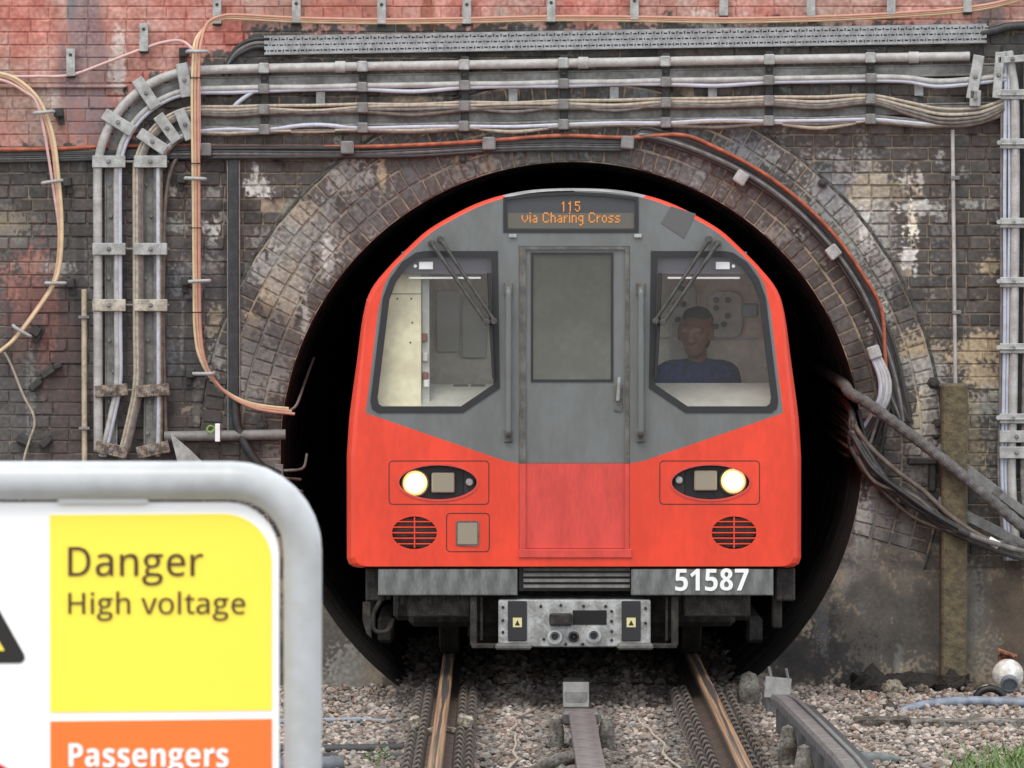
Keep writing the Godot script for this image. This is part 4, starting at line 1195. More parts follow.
	for k in [[960, 530], [990, 541]]:
		mb = MB.new()
		mb.tube([W(k[0] - 5, k[1] - 3, 0.27), W(k[0] + 5, k[1] + 2, 0.28)], 4.4 / 164.0, 9)
		solid("cable_gland", mb, M.white if k[0] > 980 else M.steel_dark, "pale joint sleeve on the cable dipping from the tunnel" if k[0] > 980 else "dark joint sleeve on the cable dipping from the tunnel", "cable joint")
	mb = MB.new()
	mb.tube(wall_path([[871, 456, 0.13], [874, 464, 0.14], [875, 472, 0.14]]), 2.2 / 164.0, 7)
	solid("orange_tag", mb, M.orange_cable, "small orange tag on the cables at the tunnel edge", "cable tag")
	# struts behind them
	for s in [[936, 446, 1000, 494, 9, "upper"], [992, 488, 1060, 540, 9, "outer"], [936, 500, 1030, 548, 10, "lower"]]:
		mb = MB.new()
		var a = W(s[0], s[1], 0.12)
		var b = W(s[2], s[3], 0.14)
		var ln = (b - a)
		mb.box((a + b) / 2, Vector3(ln.length(), s[4] / 164.0, 0.02), 0.003, Basis(Vector3.BACK, atan2(ln.y, ln.x)))
		mb.box((a + b) / 2 + Vector3(0, -0.02, -0.03), Vector3(ln.length(), 0.008, 0.07), 0, Basis(Vector3.BACK, atan2(ln.y, ln.x)))
		solid("steel_strut", mb, M.galv_dark, "grey slanting steel angle, the %s one behind the wrapped cable" % s[5], "strut")
	mb = MB.new()
	mb.box(W(922, 461, 0.05), Vector3(30 / 164.0, 7 / 164.0, 0.08), 0.01)
	mb.box(W(932, 476, 0.05), Vector3(7 / 164.0, 30 / 164.0, 0.05), 0.006)
	solid("wall_bracket", mb, M.steel_dark, "dark angle bracket between the wrapped cable and the post", "bracket")
	# litter of fittings on the other tunnel edge
	var ew = -1
	for p in [[[278, 470, 0.02], [290, 470, 0.06], [303, 468, 0.0], [306, 455, -0.1]], [[282, 474, 0.03], [290, 486, 0.03], [302, 492, -0.05]], [[276, 478, 0.02], [286, 478, 0.05], [300, 480, -0.05]], [[290, 410, 0.04], [297, 404, 0.02], [304, 380, -0.3], [310, 360, -0.6]]]:
		ew += 1
		cable("edge_wire", p, 1.4, M.grey_cable, ["thin grey wire hooked upward round the tunnel edge", "thin grey wire drooping into the tunnel by its small bracket", "short grey wire poking straight into the tunnel edge", "thin wire running up inside the tunnel from the copper cables"][ew], "wire", "wires at the tunnel edge")
	mb = MB.new()
	mb.box(W(279, 476, 0.05), Vector3(9 / 164.0, 24 / 164.0, 0.03), 0.004)
	solid("edge_bracket", mb, M.galv_dark, "small grey bracket at the tunnel edge beside the trunking", "bracket")

# ---------------------------------------------------------------- the train
func build_train():
	var tr = thing("underground_train", Vector3(CX - 0.006, 0, FRONT), "red and grey tube train with lit headlamps leaving the tunnel", "train")
	var half = [[188, 0], [189.5, 40], [195, 72], [203, 97], [214, 120], [230, 147], [248, 167], [267, 186], [290, 204], [316, 212], [360, 218], [420, 226], [457, 228.5], [560, 228.5], [565.5, 226.5], [568.5, 222], [569.5, 216]]
	var fine_half = []
	for i in half.size() - 1:
		for j in (4 if half[i][0] < 420 else 1):
			var q0 = half[maxi(i - 1, 0)]
			if i == 0: q0 = [half[1][0], -half[1][1]]
			var p1 = Vector2(half[i][0], half[i][1])
			var p2 = Vector2(half[i + 1][0], half[i + 1][1])
			var p3 = half[mini(i + 2, half.size() - 1)]
			var c = p1.cubic_interpolate(p2, Vector2(q0[0], q0[1]), Vector2(p3[0], p3[1]), j / 4.0)
			fine_half.append([c.x, maxf(c.y, 0.0)])
	fine_half.append(half[half.size() - 1])
	half = fine_half
	var prof = func(k: float) -> PackedVector2Array:
		var p := PackedVector2Array()
		for i in range(half.size() - 1, -1, -1): p.append(T(574.5 - maxf(half[i][1] - k * lerpf(0.42, 1.0, smoothstep(270.0, 420.0, half[i][0])), 0.0), half[i][0] + (k * 0.3 if half[i][0] < 300 else -k * 0.3 if half[i][0] > 550 else 0.0)))
		for i in range(1, half.size()): p.append(T(574.5 + maxf(half[i][1] - k * lerpf(0.42, 1.0, smoothstep(270.0, 420.0, half[i][0])), 0.0), half[i][0] + (k * 0.3 if half[i][0] < 300 else -k * 0.3 if half[i][0] > 550 else 0.0)))
		return p
	var front = MB.ccw(prof.call(9.0))
	# body shell behind the front edge
	var mb = MB.new()
	var roof = MB.new()
	var secs = [[9.0, 0.0], [5.0, -0.02], [2.0, -0.06], [0.0, -0.14], [0.0, -12.0]]
	for s in secs.size() - 1:
		var a = prof.call(secs[s][0])
		var b = prof.call(secs[s + 1][0])
		for i in a.size() - 1:
			var bit = roof if absf(b[i].x) < 0.42 and absf(b[i + 1].x) < 0.42 and b[i].y > 2.0 else mb
			bit.quad(Vector3(a[i + 1].x, a[i + 1].y, secs[s][1]), Vector3(a[i].x, a[i].y, secs[s][1]), Vector3(b[i].x, b[i].y, secs[s + 1][1]), Vector3(b[i + 1].x, b[i + 1].y, secs[s + 1][1]))
	var bodyp = prof.call(0.0)
	obj("body_shell", mb, M.red_side, tr)
	obj("roof_shell", roof, M.roof_grey, tr)
	mb = MB.new()
	mb.cap(MB.ccw(bodyp), -12.0, false)
	mb.quad(Vector3(-1.22, 0.65, 0.0), Vector3(-1.22, 0.65, -12.0), Vector3(1.22, 0.65, -12.0), Vector3(1.22, 0.65, 0.0))
	obj("underframe", mb, M.under_dark, tr)
	# outlines on the front
	var win_out = t_poly([[498, 251], [500, 388], [463, 413], [378, 413], [372, 409], [370.5, 401], [383, 298], [390, 279], [402, 262], [416, 252.5], [424, 251]])
	var win_in = t_poly([[491.5, 257.5], [493.5, 384.5], [461, 406.5], [382, 406.5], [378.5, 404], [377.5, 398], [389.5, 299.5], [396, 282.5], [407, 266.5], [419, 258.5], [426, 257.5]])
	var door_hole = t_poly([[519, 246], [630, 246], [630, 552], [519, 552]])
	var disp = PackedVector2Array([T(504, 232), T(638, 232), T(638, 198), T(605, 194), T(571, 192.5), T(537, 194), T(504, 198)])
	disp = MB.ccw(disp)
	var lamp_l = ellipse(T(438, 482.5), 41 / 173.0, 19.2 / 173.0, 32)
	var vent_l = ellipse(T(414.5, 533.0), 22.5 / 173.0, 16.4 / 173.0, 28)
	var sq_l = rounded(T(457, 545).x, T(457, 545).y, T(478, 522).x, T(478, 522).y, 0.006, 2)
	# grey mask: its lower edge slopes down to the door on each side
	var grey = t_poly([[574.5, 180], [520, 184], [470, 200], [438, 221], [423, 236.5], [396.5, 263], [384, 285], [378, 312], [372, 362], [365.5, 413], [505, 461], [519, 463.5], [574.5, 463.5]])
	var grey_r = mirrored(grey)
	var fr_l = cut(front, PackedVector2Array([Vector2(-3, -3), Vector2(0, -3), Vector2(0, 9), Vector2(-3, 9)]), true)
	var fr_r = cut(front, PackedVector2Array([Vector2(0, -3), Vector2(3, -3), Vector2(3, 9), Vector2(0, 9)]), true)
	for side in 2:
		var g = grey if side == 0 else grey_r
		var w = win_out if side == 0 else mirrored(win_out)
		var holes = [w]
		var best = cut(cut(cut(g, door_hole), disp), front, true)
		mb = MB.new()
		mb.sheet(best, holes, -0.03, 0.0)
		obj("front_mask", mb, M.front_grey, tr)
		best = cut(cut(fr_l if side == 0 else fr_r, g), door_hole)
		holes = [lamp_l, vent_l] if side == 0 else [mirrored(lamp_l), mirrored(vent_l)]
		if side == 0: holes.append(sq_l)
		mb = MB.new()
		mb.sheet(best, holes, -0.03, 0.0)
		obj("front_panel", mb, M.red, tr)
		# windscreen
		var wi = win_in if side == 0 else mirrored(win_in)
		mb = MB.new()
		mb.ring(w, wi, -0.04, 0.006)
		var gasket = obj("windscreen_gasket", mb, M.rubber, tr)
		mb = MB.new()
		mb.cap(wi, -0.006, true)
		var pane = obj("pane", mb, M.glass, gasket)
		# headlamp cluster
		var sx = 1.0 if side == 0 else -1.0
		var e = lamp_l if side == 0 else mirrored(lamp_l)
		mb = MB.new()
		mb.walls(MB.ccw(e), -0.06, 0.0, true)
		mb.cap(MB.ccw(e), -0.06, true)
		var cl = obj("headlamp_housing", mb, M.black, tr)
		var P = func(u, v): return Vector2(T(u, v).x * sx, T(u, v).y - (0.0 if side == 0 else -0.012))
		mb = MB.new()
		var rim_in = MB.inset(MB.ccw(e), 0.012)
		mb.ring(e, rim_in, -0.02, 0.005)
		obj("bezel", mb, M.door_red, cl)
		var c = P.call(415, 483.5)
		mb = MB.new()
		mb.lathe([Vector2(0.056, -0.03), Vector2(0.056, 0.008), Vector2(0.04, 0.018), Vector2(0, 0.024)], Transform3D(Basis(Vector3.RIGHT, PI / 2), Vector3(c.x, c.y, -0.02)), 24)
		obj("headlight_lamp", mb, M.lamp, cl)
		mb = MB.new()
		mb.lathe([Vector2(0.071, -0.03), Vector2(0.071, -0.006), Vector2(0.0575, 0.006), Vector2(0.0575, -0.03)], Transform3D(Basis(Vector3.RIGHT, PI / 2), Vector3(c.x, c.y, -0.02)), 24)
		obj("headlight_halo_ring", mb, M.lamp_edge, cl)  # warm halo round the lamp, made as a glowing ring
		mb = MB.new()
		mb.lathe([Vector2(0.08, -0.03), Vector2(0.08, -0.002), Vector2(0.076, 0.0), Vector2(0.0725, -0.006), Vector2(0.0725, -0.03)], Transform3D(Basis(Vector3.RIGHT, PI / 2), Vector3(c.x, c.y, -0.024)), 24)
		obj("lamp_rim", mb, M.frame_grey, cl)
		mb = MB.new()
		c = P.call(443, 483)
		mb.prism(rounded(c.x - 0.066, c.y - 0.058, c.x + 0.066, c.y + 0.058, 0.008, 2), -0.055, -0.012, 0.006)
		obj("tail_lamp_lens", mb, M.lens, cl)
		mb = MB.new()
		c = P.call(469.5, 482.5)
		disc(mb, Vector3(c.x, c.y, -0.055), 0.022, 0.04, Vector3.BACK, 14, 0.005)
		obj("screw", mb, M.coupler, cl)
		mb = MB.new()
		mb.prism(rounded(c.x - 0.033, c.y - 0.085, c.x + 0.034, c.y + 0.085, 0.02, 3), -0.058, -0.04, 0.003)
		obj("blank_plate", mb, M.rubber, cl)
		# groove lines of the headlamp panel
		var rr = rounded(T(389.5, 504).x, T(389.5, 504).y, T(488.5, 461.5).x, T(488.5, 461.5).y, 0.02, 4)
		if side == 1: rr = mirrored(rr)
		mb = MB.new()
		mb.ring(MB.inset(MB.ccw(rr), -0.005), rr, -0.001, 0.0012)
		obj("panel_seam", mb, M.black, tr)
		# round louvred vent
		var ve = vent_l if side == 0 else mirrored(vent_l)
		mb = MB.new()
		mb.walls(MB.ccw(ve), -0.09, 0.0, true)
		mb.cap(MB.ccw(ve), -0.09, true)
		var vent = obj("vent_well", mb, M.black, tr)
		var vc = (ve[0] + ve[14]) / 2.0
		for k in 5:
			var yy = vc.y + (k - 2) * 0.032
			var hw = 0.13 * sqrt(maxf(0.0, 1.0 - pow((yy - vc.y) / 0.0955, 2)))
			mb = MB.new()
			mb.box(Vector3(vc.x, yy, -0.008), Vector3(hw * 2, 0.008, 0.014), 0.001)
			obj("bar", mb, M.red, vent)
		for k in 6:
			var yy = vc.y + (k - 2.5) * 0.031
			var hw = 0.126 * sqrt(maxf(0.0, 1.0 - pow((yy - vc.y) / 0.0955, 2)))
			mb = MB.new()
			mb.box(Vector3(vc.x, yy, -0.035), Vector3(hw * 2, 0.018, 0.004), 0.0, Basis(Vector3.RIGHT, 0.5))
			obj("louvre", mb, M.frame_grey, vent)
		mb = MB.new()
		mb.box(Vector3(vc.x, vc.y, -0.0075), Vector3(0.008, 0.18, 0.016), 0.001)
		obj("bar", mb, M.red, vent)
		rr = rounded(vc.x - 0.145, vc.y - 0.112, vc.x + 0.145, vc.y + 0.115, 0.012, 3)
		mb = MB.new()
		mb.ring(MB.inset(rr, -0.003), rr, -0.001, 0.0012)
		obj("panel_seam", mb, M.red_side, tr)
		# wiper: two arms and an upright blade
		var W3 = func(u, v, z): return Vector3(T(u, v).x * sx + (0.002 if side == 1 else 0.0), T(u, v).y, z)
		mb = MB.new()
		mb.tube([W3.call(431.5, 243, 0.0), W3.call(431.5, 243, 0.055), W3.call(486, 322, 0.065)], 0.0125, 7)
		var wiper = obj("wiper_arm", mb, M.wiper, tr)
		mb = MB.new()
		mb.tube([W3.call(440.5, 239, 0.0), W3.call(440.5, 239, 0.05), W3.call(494, 320, 0.06)], 0.0115, 7)
		obj("link_arm", mb, M.wiper, wiper)
		mb = MB.new()
		mb.tube([W3.call(489, 273, 0.03), W3.call(491, 325, 0.045), W3.call(494, 378, 0.03)], 0.012, 6)
		obj("blade", mb, M.rubber, wiper)
		for q in [[487, 322], [494, 321], [431.5, 243], [440.5, 239]]:
			mb = MB.new()
			disc(mb, W3.call(q[0], q[1], 0.04 if q[1] > 300 else 0.0), 0.02, 0.045 if q[1] > 300 else 0.06, Vector3.BACK, 10, 0.004)
			obj("pivot", mb, M.wiper, wiper)
		# upright grab rail beside the door
		mb = MB.new()
		var gu = 508.5
		mb.tube([W3.call(gu, 290, 0.002), W3.call(gu, 290, 0.05), W3.call(gu, 294, 0.06), W3.call(gu, 430, 0.06), W3.call(gu, 434, 0.05), W3.call(gu, 434, 0.002)], 0.019, 9)
		var rail_ = obj("grab_rail", mb, M.front_grey, tr)
		mb = MB.new()
		for vv in [290, 433]: mb.box(W3.call(gu, vv + (3 if vv > 400 else -1), 0.01), Vector3(0.052, 0.075, 0.02), 0.006)
		obj("mount", mb, M.frame_grey, rail_)
	# square lens low on the one side
	mb = MB.new()
	mb.prism(sq_l, -0.03, 0.004, 0.004)
	var sl = obj("marker_lens", mb, M.lens, tr)
	var rr2 = rounded(T(447, 551.5).x, T(447, 551.5).y, T(489, 514).x, T(489, 514).y, 0.02, 4)
	mb = MB.new()
	mb.ring(MB.inset(rr2, -0.005), rr2, -0.001, 0.0012)
	obj("panel_seam", mb, M.black, tr)
	mb = MB.new()
	mb.ring(MB.inset(MB.ccw(sq_l), -0.006), sq_l, -0.01, 0.007)
	obj("lens_frame", mb, M.frame_grey, sl)
	# destination display
	mb = MB.new()
	mb.cap(disp, -0.012, true)
	var dp = obj("destination_display", mb, mat(rgb(62, 63, 66), 0.35), tr)
	mb = MB.new()
	mb.ring(MB.inset(disp, -0.004), MB.inset(disp, 0.014), -0.02, 0.006)
	obj("frame", mb, M.rubber, dp)
	mb = MB.new()
	mb.prism([T(508, 228.5), T(634, 228.5), T(634, 213), T(508, 213)], -0.012, -0.009)
	obj("display_strip", mb, mat(rgb(92, 88, 80), 0.4), dp)
	led_text(dp, "115", T(571, 0).x, T(0, 206.5).y, -0.008)
	led_text(dp, "via Charing Cross", T(571, 0).x, T(0, 217.5).y, -0.008)
	# centre door
	var leaf = t_poly([[526, 251], [624, 251], [624, 548], [526, 548]])
	var dwin = t_poly([[531, 252.5], [613.5, 252.5], [613.5, 382], [531, 382]])
	var dwin_in = MB.inset(dwin, 0.014)
	var upper = t_poly([[525.5, 249], [625.5, 249], [625.5, 463.2], [525.5, 463.2]])
	var lower = t_poly([[525.5, 463.6], [625.5, 463.6], [625.5, 549], [525.5, 549]])
	mb = MB.new()
	mb.sheet(upper, [dwin], -0.05, -0.012)
	var door = obj("cab_door", mb, M.front_grey, tr)
	mb = MB.new()
	mb.prism(lower, -0.05, -0.012, 0.001)
	obj("lower_panel", mb, M.door_red, door)
	mb = MB.new()
	mb.ring(dwin, dwin_in, -0.045, -0.006)
	var dg = obj("window_gasket", mb, M.rubber, door)
	mb = MB.new()
	mb.cap(dwin_in, -0.02, true)
	obj("pane", mb, M.door_glass, door)
	mb = MB.new()
	mb.prism(rounded(T(614, 412).x, T(614, 412).y, T(623, 384).x, T(623, 384).y, 0.012, 3), -0.015, -0.004, 0.002)
	var hd = obj("handle_plate", mb, M.frame_grey, door)
	mb = MB.new()
	mb.tube([Vector3(T(618, 400).x, T(618, 400).y, -0.01), Vector3(T(618, 400).x, T(618, 400).y, 0.025), Vector3(T(619.5, 377).x, T(619.5, 377).y, 0.03)], 0.011, 8)
	obj("handle", mb, M.coupler, hd)
	mb = MB.new()
	mb.prism(t_poly([[519.4, 463.3], [519.4, 246.4], [629.6, 246.4], [629.6, 463.3], [625.2, 463.3], [625.2, 249.6], [525.8, 249.6], [525.8, 463.3]]), -0.045, 0.004)
	obj("door_frame", mb, M.frame_grey, tr)
	for q in [[519.4, 525.8], [625.2, 629.6]]:
		mb = MB.new()
		mb.prism(t_poly([[q[0], 463.6], [q[1], 463.6], [q[1], 549.2], [q[0], 549.2]]), -0.045, 0.004)
		obj("door_frame", mb, M.door_red, tr)
	mb = MB.new()
	for u in [513, 638]:
		mb.box(Vector3(T(u, 236).x, T(u, 236).y, 0.006), Vector3(0.045, 0.022, 0.02), 0.004)
	obj("door_hinge", mb, M.coupler, tr)
	mb = MB.new()
	mb.prism([T(519, 558), T(632, 558), T(632, 549.5), T(519, 549.5)], -0.03, 0.012, 0.003)
	obj("door_sill", mb, M.door_red, tr)
	# worn mesh patch over one windscreen
	mb = MB.new()
	mb.prism([T(671, 206), T(696, 214), T(684, 238.5), T(661, 223)], 0.0, 0.004, 0.001)
	obj("grip_patch", mb, mat(rgb(92, 91, 91), 0.8), tr)
	# grey skirt, vent grille and fleet number
	for sk in [[378, 517.5], [631.5, 774]]:
		mb = MB.new()
		mb.prism([T(sk[0], 596), T(sk[1], 596), T(sk[1], 569.4), T(sk[0], 569.4)], -0.12, -0.004, 0.006)
		obj("skirt", mb, M.skirt, tr)
	mb = MB.new()
	mb.prism([T(519, 592), T(632, 592), T(632, 559), T(519, 559)], -0.1, -0.06)
	var gr = obj("grille", mb, M.black, tr)
	for k in 5:
		mb = MB.new()
		mb.box(Vector3(T(577, 0).x, T(0, 564 + k * 5.8).y, -0.035), Vector3(107 / 173.0, 0.022, 0.008), 0.002, Basis(Vector3.RIGHT, -0.45))
		obj("slat", mb, M.frame_grey, gr)
	text_on(tr, "51587", 700, T(675.5, 0).x, T(749, 0).x, T(0, 568.8).y, 21.5 / 173.0, 0.0, M.white, "fleet_number")
	# coupler face and the gear round it
	mb = MB.new()
	mb.prism(rounded(T(498.5, 648).x, T(498.5, 648).y, T(651, 648).x, T(651, 600.5).y, 0.012, 3), -0.5, -0.02, 0.008)
	var cp = obj("coupler_face", mb, M.coupler, tr)
	for u in [517.5, 631.5]:
		mb = MB.new()
		mb.box(Vector3(T(u, 0).x, T(0, 621.5).y, -0.014), Vector3(19 / 173.0, 40 / 173.0, 0.02), 0.004)
		var bnd = obj("rubber_band", mb, M.rubber, cp)
		mb = MB.new()
		mb.box(Vector3(T(u, 0).x, T(0, 623.0).y, -0.003), Vector3(9 / 173.0, 9.5 / 173.0, 0.003))
		obj("warning_sticker", mb, mat(rgb(206, 198, 142), 0.5), cp)
		mb = MB.new()
		mb.prism([T(u - 2.6, 626), T(u + 2.6, 626), T(u, 620.5)], -0.002, -0.0005)
		obj("warning_triangle", mb, M.sign_black, cp)
		mb = MB.new()
		mb.box(Vector3(T(u + (-4 if u < 570 else 4), 0).x, T(0, 646.5).y, 0.03), Vector3(36 / 173.0, 6 / 173.0, 0.08), 0.01)
		obj("foot_plate", mb, M.frame_grey, cp)
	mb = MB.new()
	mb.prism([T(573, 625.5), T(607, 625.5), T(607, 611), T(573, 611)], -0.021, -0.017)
	obj("socket_dark_plate", mb, mat(rgb(10, 10, 11), 0.8), cp)  # flush near-black plate, the darkness of the hole put into its colour
	mb = MB.new()
	mb.box(Vector3(T(561, 0).x, T(0, 620).y, 0.0), Vector3(23 / 173.0, 12 / 173.0, 0.06), 0.008)
	obj("socket_latch", mb, M.under, cp)
	for e in [[555, 637.5, 7.5], [594, 636.5, 7.5], [574, 637.5, 5.5]]:
		mb = MB.new()
		var c = T(e[0], e[1])
		mb.lathe([Vector2(e[2] / 173.0, 0), Vector2(e[2] / 173.0, 0.025), Vector2(e[2] * 0.7 / 173.0, 0.028), Vector2(e[2] * 0.6 / 173.0, 0.004), Vector2(0, 0.004)], Transform3D(Basis(Vector3.RIGHT, PI / 2), Vector3(c.x, c.y, -0.02)), 16)
		var port = obj("air_port", mb, M.galv if e[2] > 6 else M.under, cp)
		mb = MB.new()
		disc(mb, Vector3(c.x, c.y, -0.017), e[2] * 0.42 / 173.0, 0.012, Vector3.BACK, 12, 0.003)
		obj("port_core", mb, M.black, cp)
	for e in [[503, 608], [503, 621], [503, 633], [646, 609], [646, 624], [541, 607], [561, 606], [584, 607], [606, 607], [612, 612], [612, 622], [612, 632], [544, 640], [612, 641], [566, 645], [583, 645]]:
		mb = MB.new()
		var c = T(e[0], e[1])
		disc(mb, Vector3(c.x, c.y, -0.021), 0.009, 0.01, Vector3.BACK, 8, 0.002)
		obj("bolt", mb, M.under, cp)
	for sgn in [-1.0, 1.0]:
		var fx = func(d): return sgn * d / 173.0
		mb = MB.new()
		mb.box(Vector3(fx.call(101), T(0, 622).y, -0.06), Vector3(7 / 173.0, 50 / 173.0, 0.06), 0.006)
		mb.box(Vector3(fx.call(93), T(0, 620).y, -0.08), Vector3(2.5 / 173.0, 44 / 173.0, 0.03), 0.002)
		mb.box(Vector3(fx.call(88), T(0, 647).y, -0.05), Vector3(30 / 173.0, 4.5 / 173.0, 0.06), 0.004)
		obj("coupler_guard", mb, M.under, tr)
		mb = MB.new()
		mb.box(Vector3(fx.call(136 if sgn < 0 else 142), T(0, 607).y, -0.25), Vector3(64 / 173.0, 24 / 173.0, 0.3), 0.01)
		obj("equipment_box", mb, M.under, tr)
		mb = MB.new()
		mb.box(Vector3(fx.call(205), T(0, 600).y, -0.22), Vector3(10 / 173.0, 62 / 173.0, 0.08), 0.01)
		obj("side_bracket", mb, M.under_dark, tr)
		mb = MB.new()
		mb.lathe([Vector2(0.02, -0.07), Vector2(0.38, -0.07), Vector2(0.4, -0.06), Vector2(0.4, 0.05), Vector2(0.36, 0.06), Vector2(0.0, 0.06)], Transform3D(Basis(Vector3.BACK, -PI / 2 * sgn), Vector3(sgn * 0.745, 0.4, -1.9)), 32)
		obj("wheel", mb, M.under, tr)
	# bogie frames, motor and shoe beams, unseen, added to darken the bed below
	for sgn in [-1.0, 1.0]:
		mb = MB.new()
		mb.box(Vector3(sgn * 1.0, 0.42, -2.4), Vector3(0.14, 0.3, 2.9), 0.03)
		obj("added_bogie_side_frame", mb, M.under_dark, tr)
		mb = MB.new()
		mb.box(Vector3(sgn * 1.13, 0.16, -2.2), Vector3(0.1, 0.16, 1.1), 0.02)
		obj("added_shoe_beam", mb, M.under_dark, tr)
	mb = MB.new()
	mb.box(Vector3(0, 0.4, -0.95), Vector3(1.95, 0.32, 0.16), 0.03)
	obj("added_bogie_headstock", mb, M.under_dark, tr)
	mb = MB.new()
	mb.box(Vector3(0, 0.34, -1.55), Vector3(1.25, 0.5, 0.5), 0.06)
	obj("added_traction_motor", mb, M.under_dark, tr)
	mb = MB.new()
	mb.box(Vector3(0, 0.42, -1.9), Vector3(1.4, 0.16, 0.16), 0.02)
	obj("added_axle", mb, M.under_dark, tr)
	for k in 7:
		mb = MB.new()
		mb.tube([Vector3(T(388 + k * 14, 0).x, T(0, 597).y, -0.1), Vector3(T(388 + k * 14, 0).x, T(0, 601 + (k * 5) % 8).y, -0.1)], 0.014, 7)
		obj("fixing", mb, M.under, tr)
	mb = MB.new()
	mb.tube(spline([Vector3(T(380, 0).x, T(0, 602).y, -0.12), Vector3(T(372, 0).x, T(0, 618).y, -0.1), Vector3(T(374, 0).x, T(0, 632).y, -0.1), Vector3(T(386, 0).x, T(0, 633).y, -0.1), Vector3(T(392, 0).x, T(0, 622).y, -0.16)], 5), 0.014, 8)
	obj("brake_hose", mb, M.under, tr)
	mb = MB.new()
	mb.prism([T(362, 604), T(370, 604), T(371, 640), T(366, 636), T(362, 622)], -0.14, -0.08, 0.004)
	obj("hose_bracket", mb, M.under, tr)
	for q in [[T(375, 0).x], [T(787, 0).x]]:
		mb = MB.new()
		mb.box(Vector3(q[0], T(0, 586).y, -0.16), Vector3(20 / 173.0, 34 / 173.0, 0.1), 0.01)
		obj("corner_step", mb, M.under_dark, tr)
	build_cab(tr, prof)
	# headlamps give light too
	for sgn in [-1.0, 1.0]:
		var l = SpotLight3D.new()
		l.name = "headlight_beam"
		tr.add_child(l, true)
		l.position = Vector3(sgn * 159.5 / 173.0, T(0, 482).y, 0.1)
		l.rotation.y = PI
		l.rotation.x = 0.06
		l.spot_angle = 28.0
		l.spot_range = 60.0
		l.spot_attenuation = 2.0
		l.light_energy = 1.2
		l.light_size = 0.07
		l.light_color = rgb(255, 240, 206)
		l.shadow_enabled = true

# dot letters, nine rows each (two below the line), as lamps of a matrix display
func led_text(parent: Node, words: String, xc: float, yc: float, z: float):
	var font = {
		"1": [3, 4, 12, 4, 4, 4, 4, 4, 0, 0], "5": [4, 15, 8, 14, 1, 1, 9, 6, 0, 0], "v": [5, 0, 0, 17, 17, 17, 10, 4, 0, 0], "i": [1, 1, 0, 1, 1, 1, 1, 1, 0, 0], "a": [4, 0, 0, 6, 1, 7, 9, 7, 0, 0],
		"C": [5, 14, 17, 16, 16, 16, 17, 14, 0, 0], "h": [4, 8, 8, 14, 9, 9, 9, 9, 0, 0], "r": [3, 0, 0, 5, 6, 4, 4, 4, 0, 0], "n": [4, 0, 0, 14, 9, 9, 9, 9, 0, 0], "g": [4, 0, 0, 7, 9, 9, 7, 1, 1, 6], "o": [4, 0, 0, 6, 9, 9, 9, 6, 0, 0], "s": [4, 0, 0, 7, 8, 6, 1, 14, 0, 0], " ": [2, 0, 0, 0, 0, 0, 0, 0, 0, 0],
	}
	font["1"][0] = 4
	var total = -1
	for ch in words: total += font[ch][0] + 1
	var pitch = 0.6 / 79.0
	var x = xc - total * pitch / 2.0
	var mb = MB.new()
	for ch in words:
		var g = font[ch]
		for row in 9:
			for k in g[0]:
				if g[row + 1] & (1 << (g[0] - 1 - k)):
					mb.box(Vector3(x + (k + 0.5) * pitch, yc + (3 - row) * pitch * 1.12, z), Vector3(pitch * 0.86, pitch * 0.92, 0.003))
		x += (g[0] + 1) * pitch
	obj("display_lettering", mb, M.amber, parent).set_meta("kind", "stuff")

func text_on(parent: Node, words: String, weight: int, x0: float, x1: float, y_top: float, cap_h: float, z: float, m: Material, called: String):
	var f = SystemFont.new()
	f.font_names = PackedStringArray(["Droid Sans"])
	f.font_weight = weight
	var t = TextMesh.new()
	t.text = words
	t.font = f
	t.font_size = 64
	t.pixel_size = 0.01
	t.depth = 0.1
	var bb = t.get_aabb()
	var sx = (x1 - x0) / bb.size.x
	var sy = cap_h / (0.714 * 0.64)
	var o = MeshInstance3D.new()
	o.mesh = t
	o.material_override = m
	o.name = called
	parent.add_child(o, true)
	o.scale = Vector3(sx, sy, 0.03)
	o.position = Vector3(x0 - bb.position.x * sx, y_top - bb.end.y * sy, z + 0.0015)
	return o

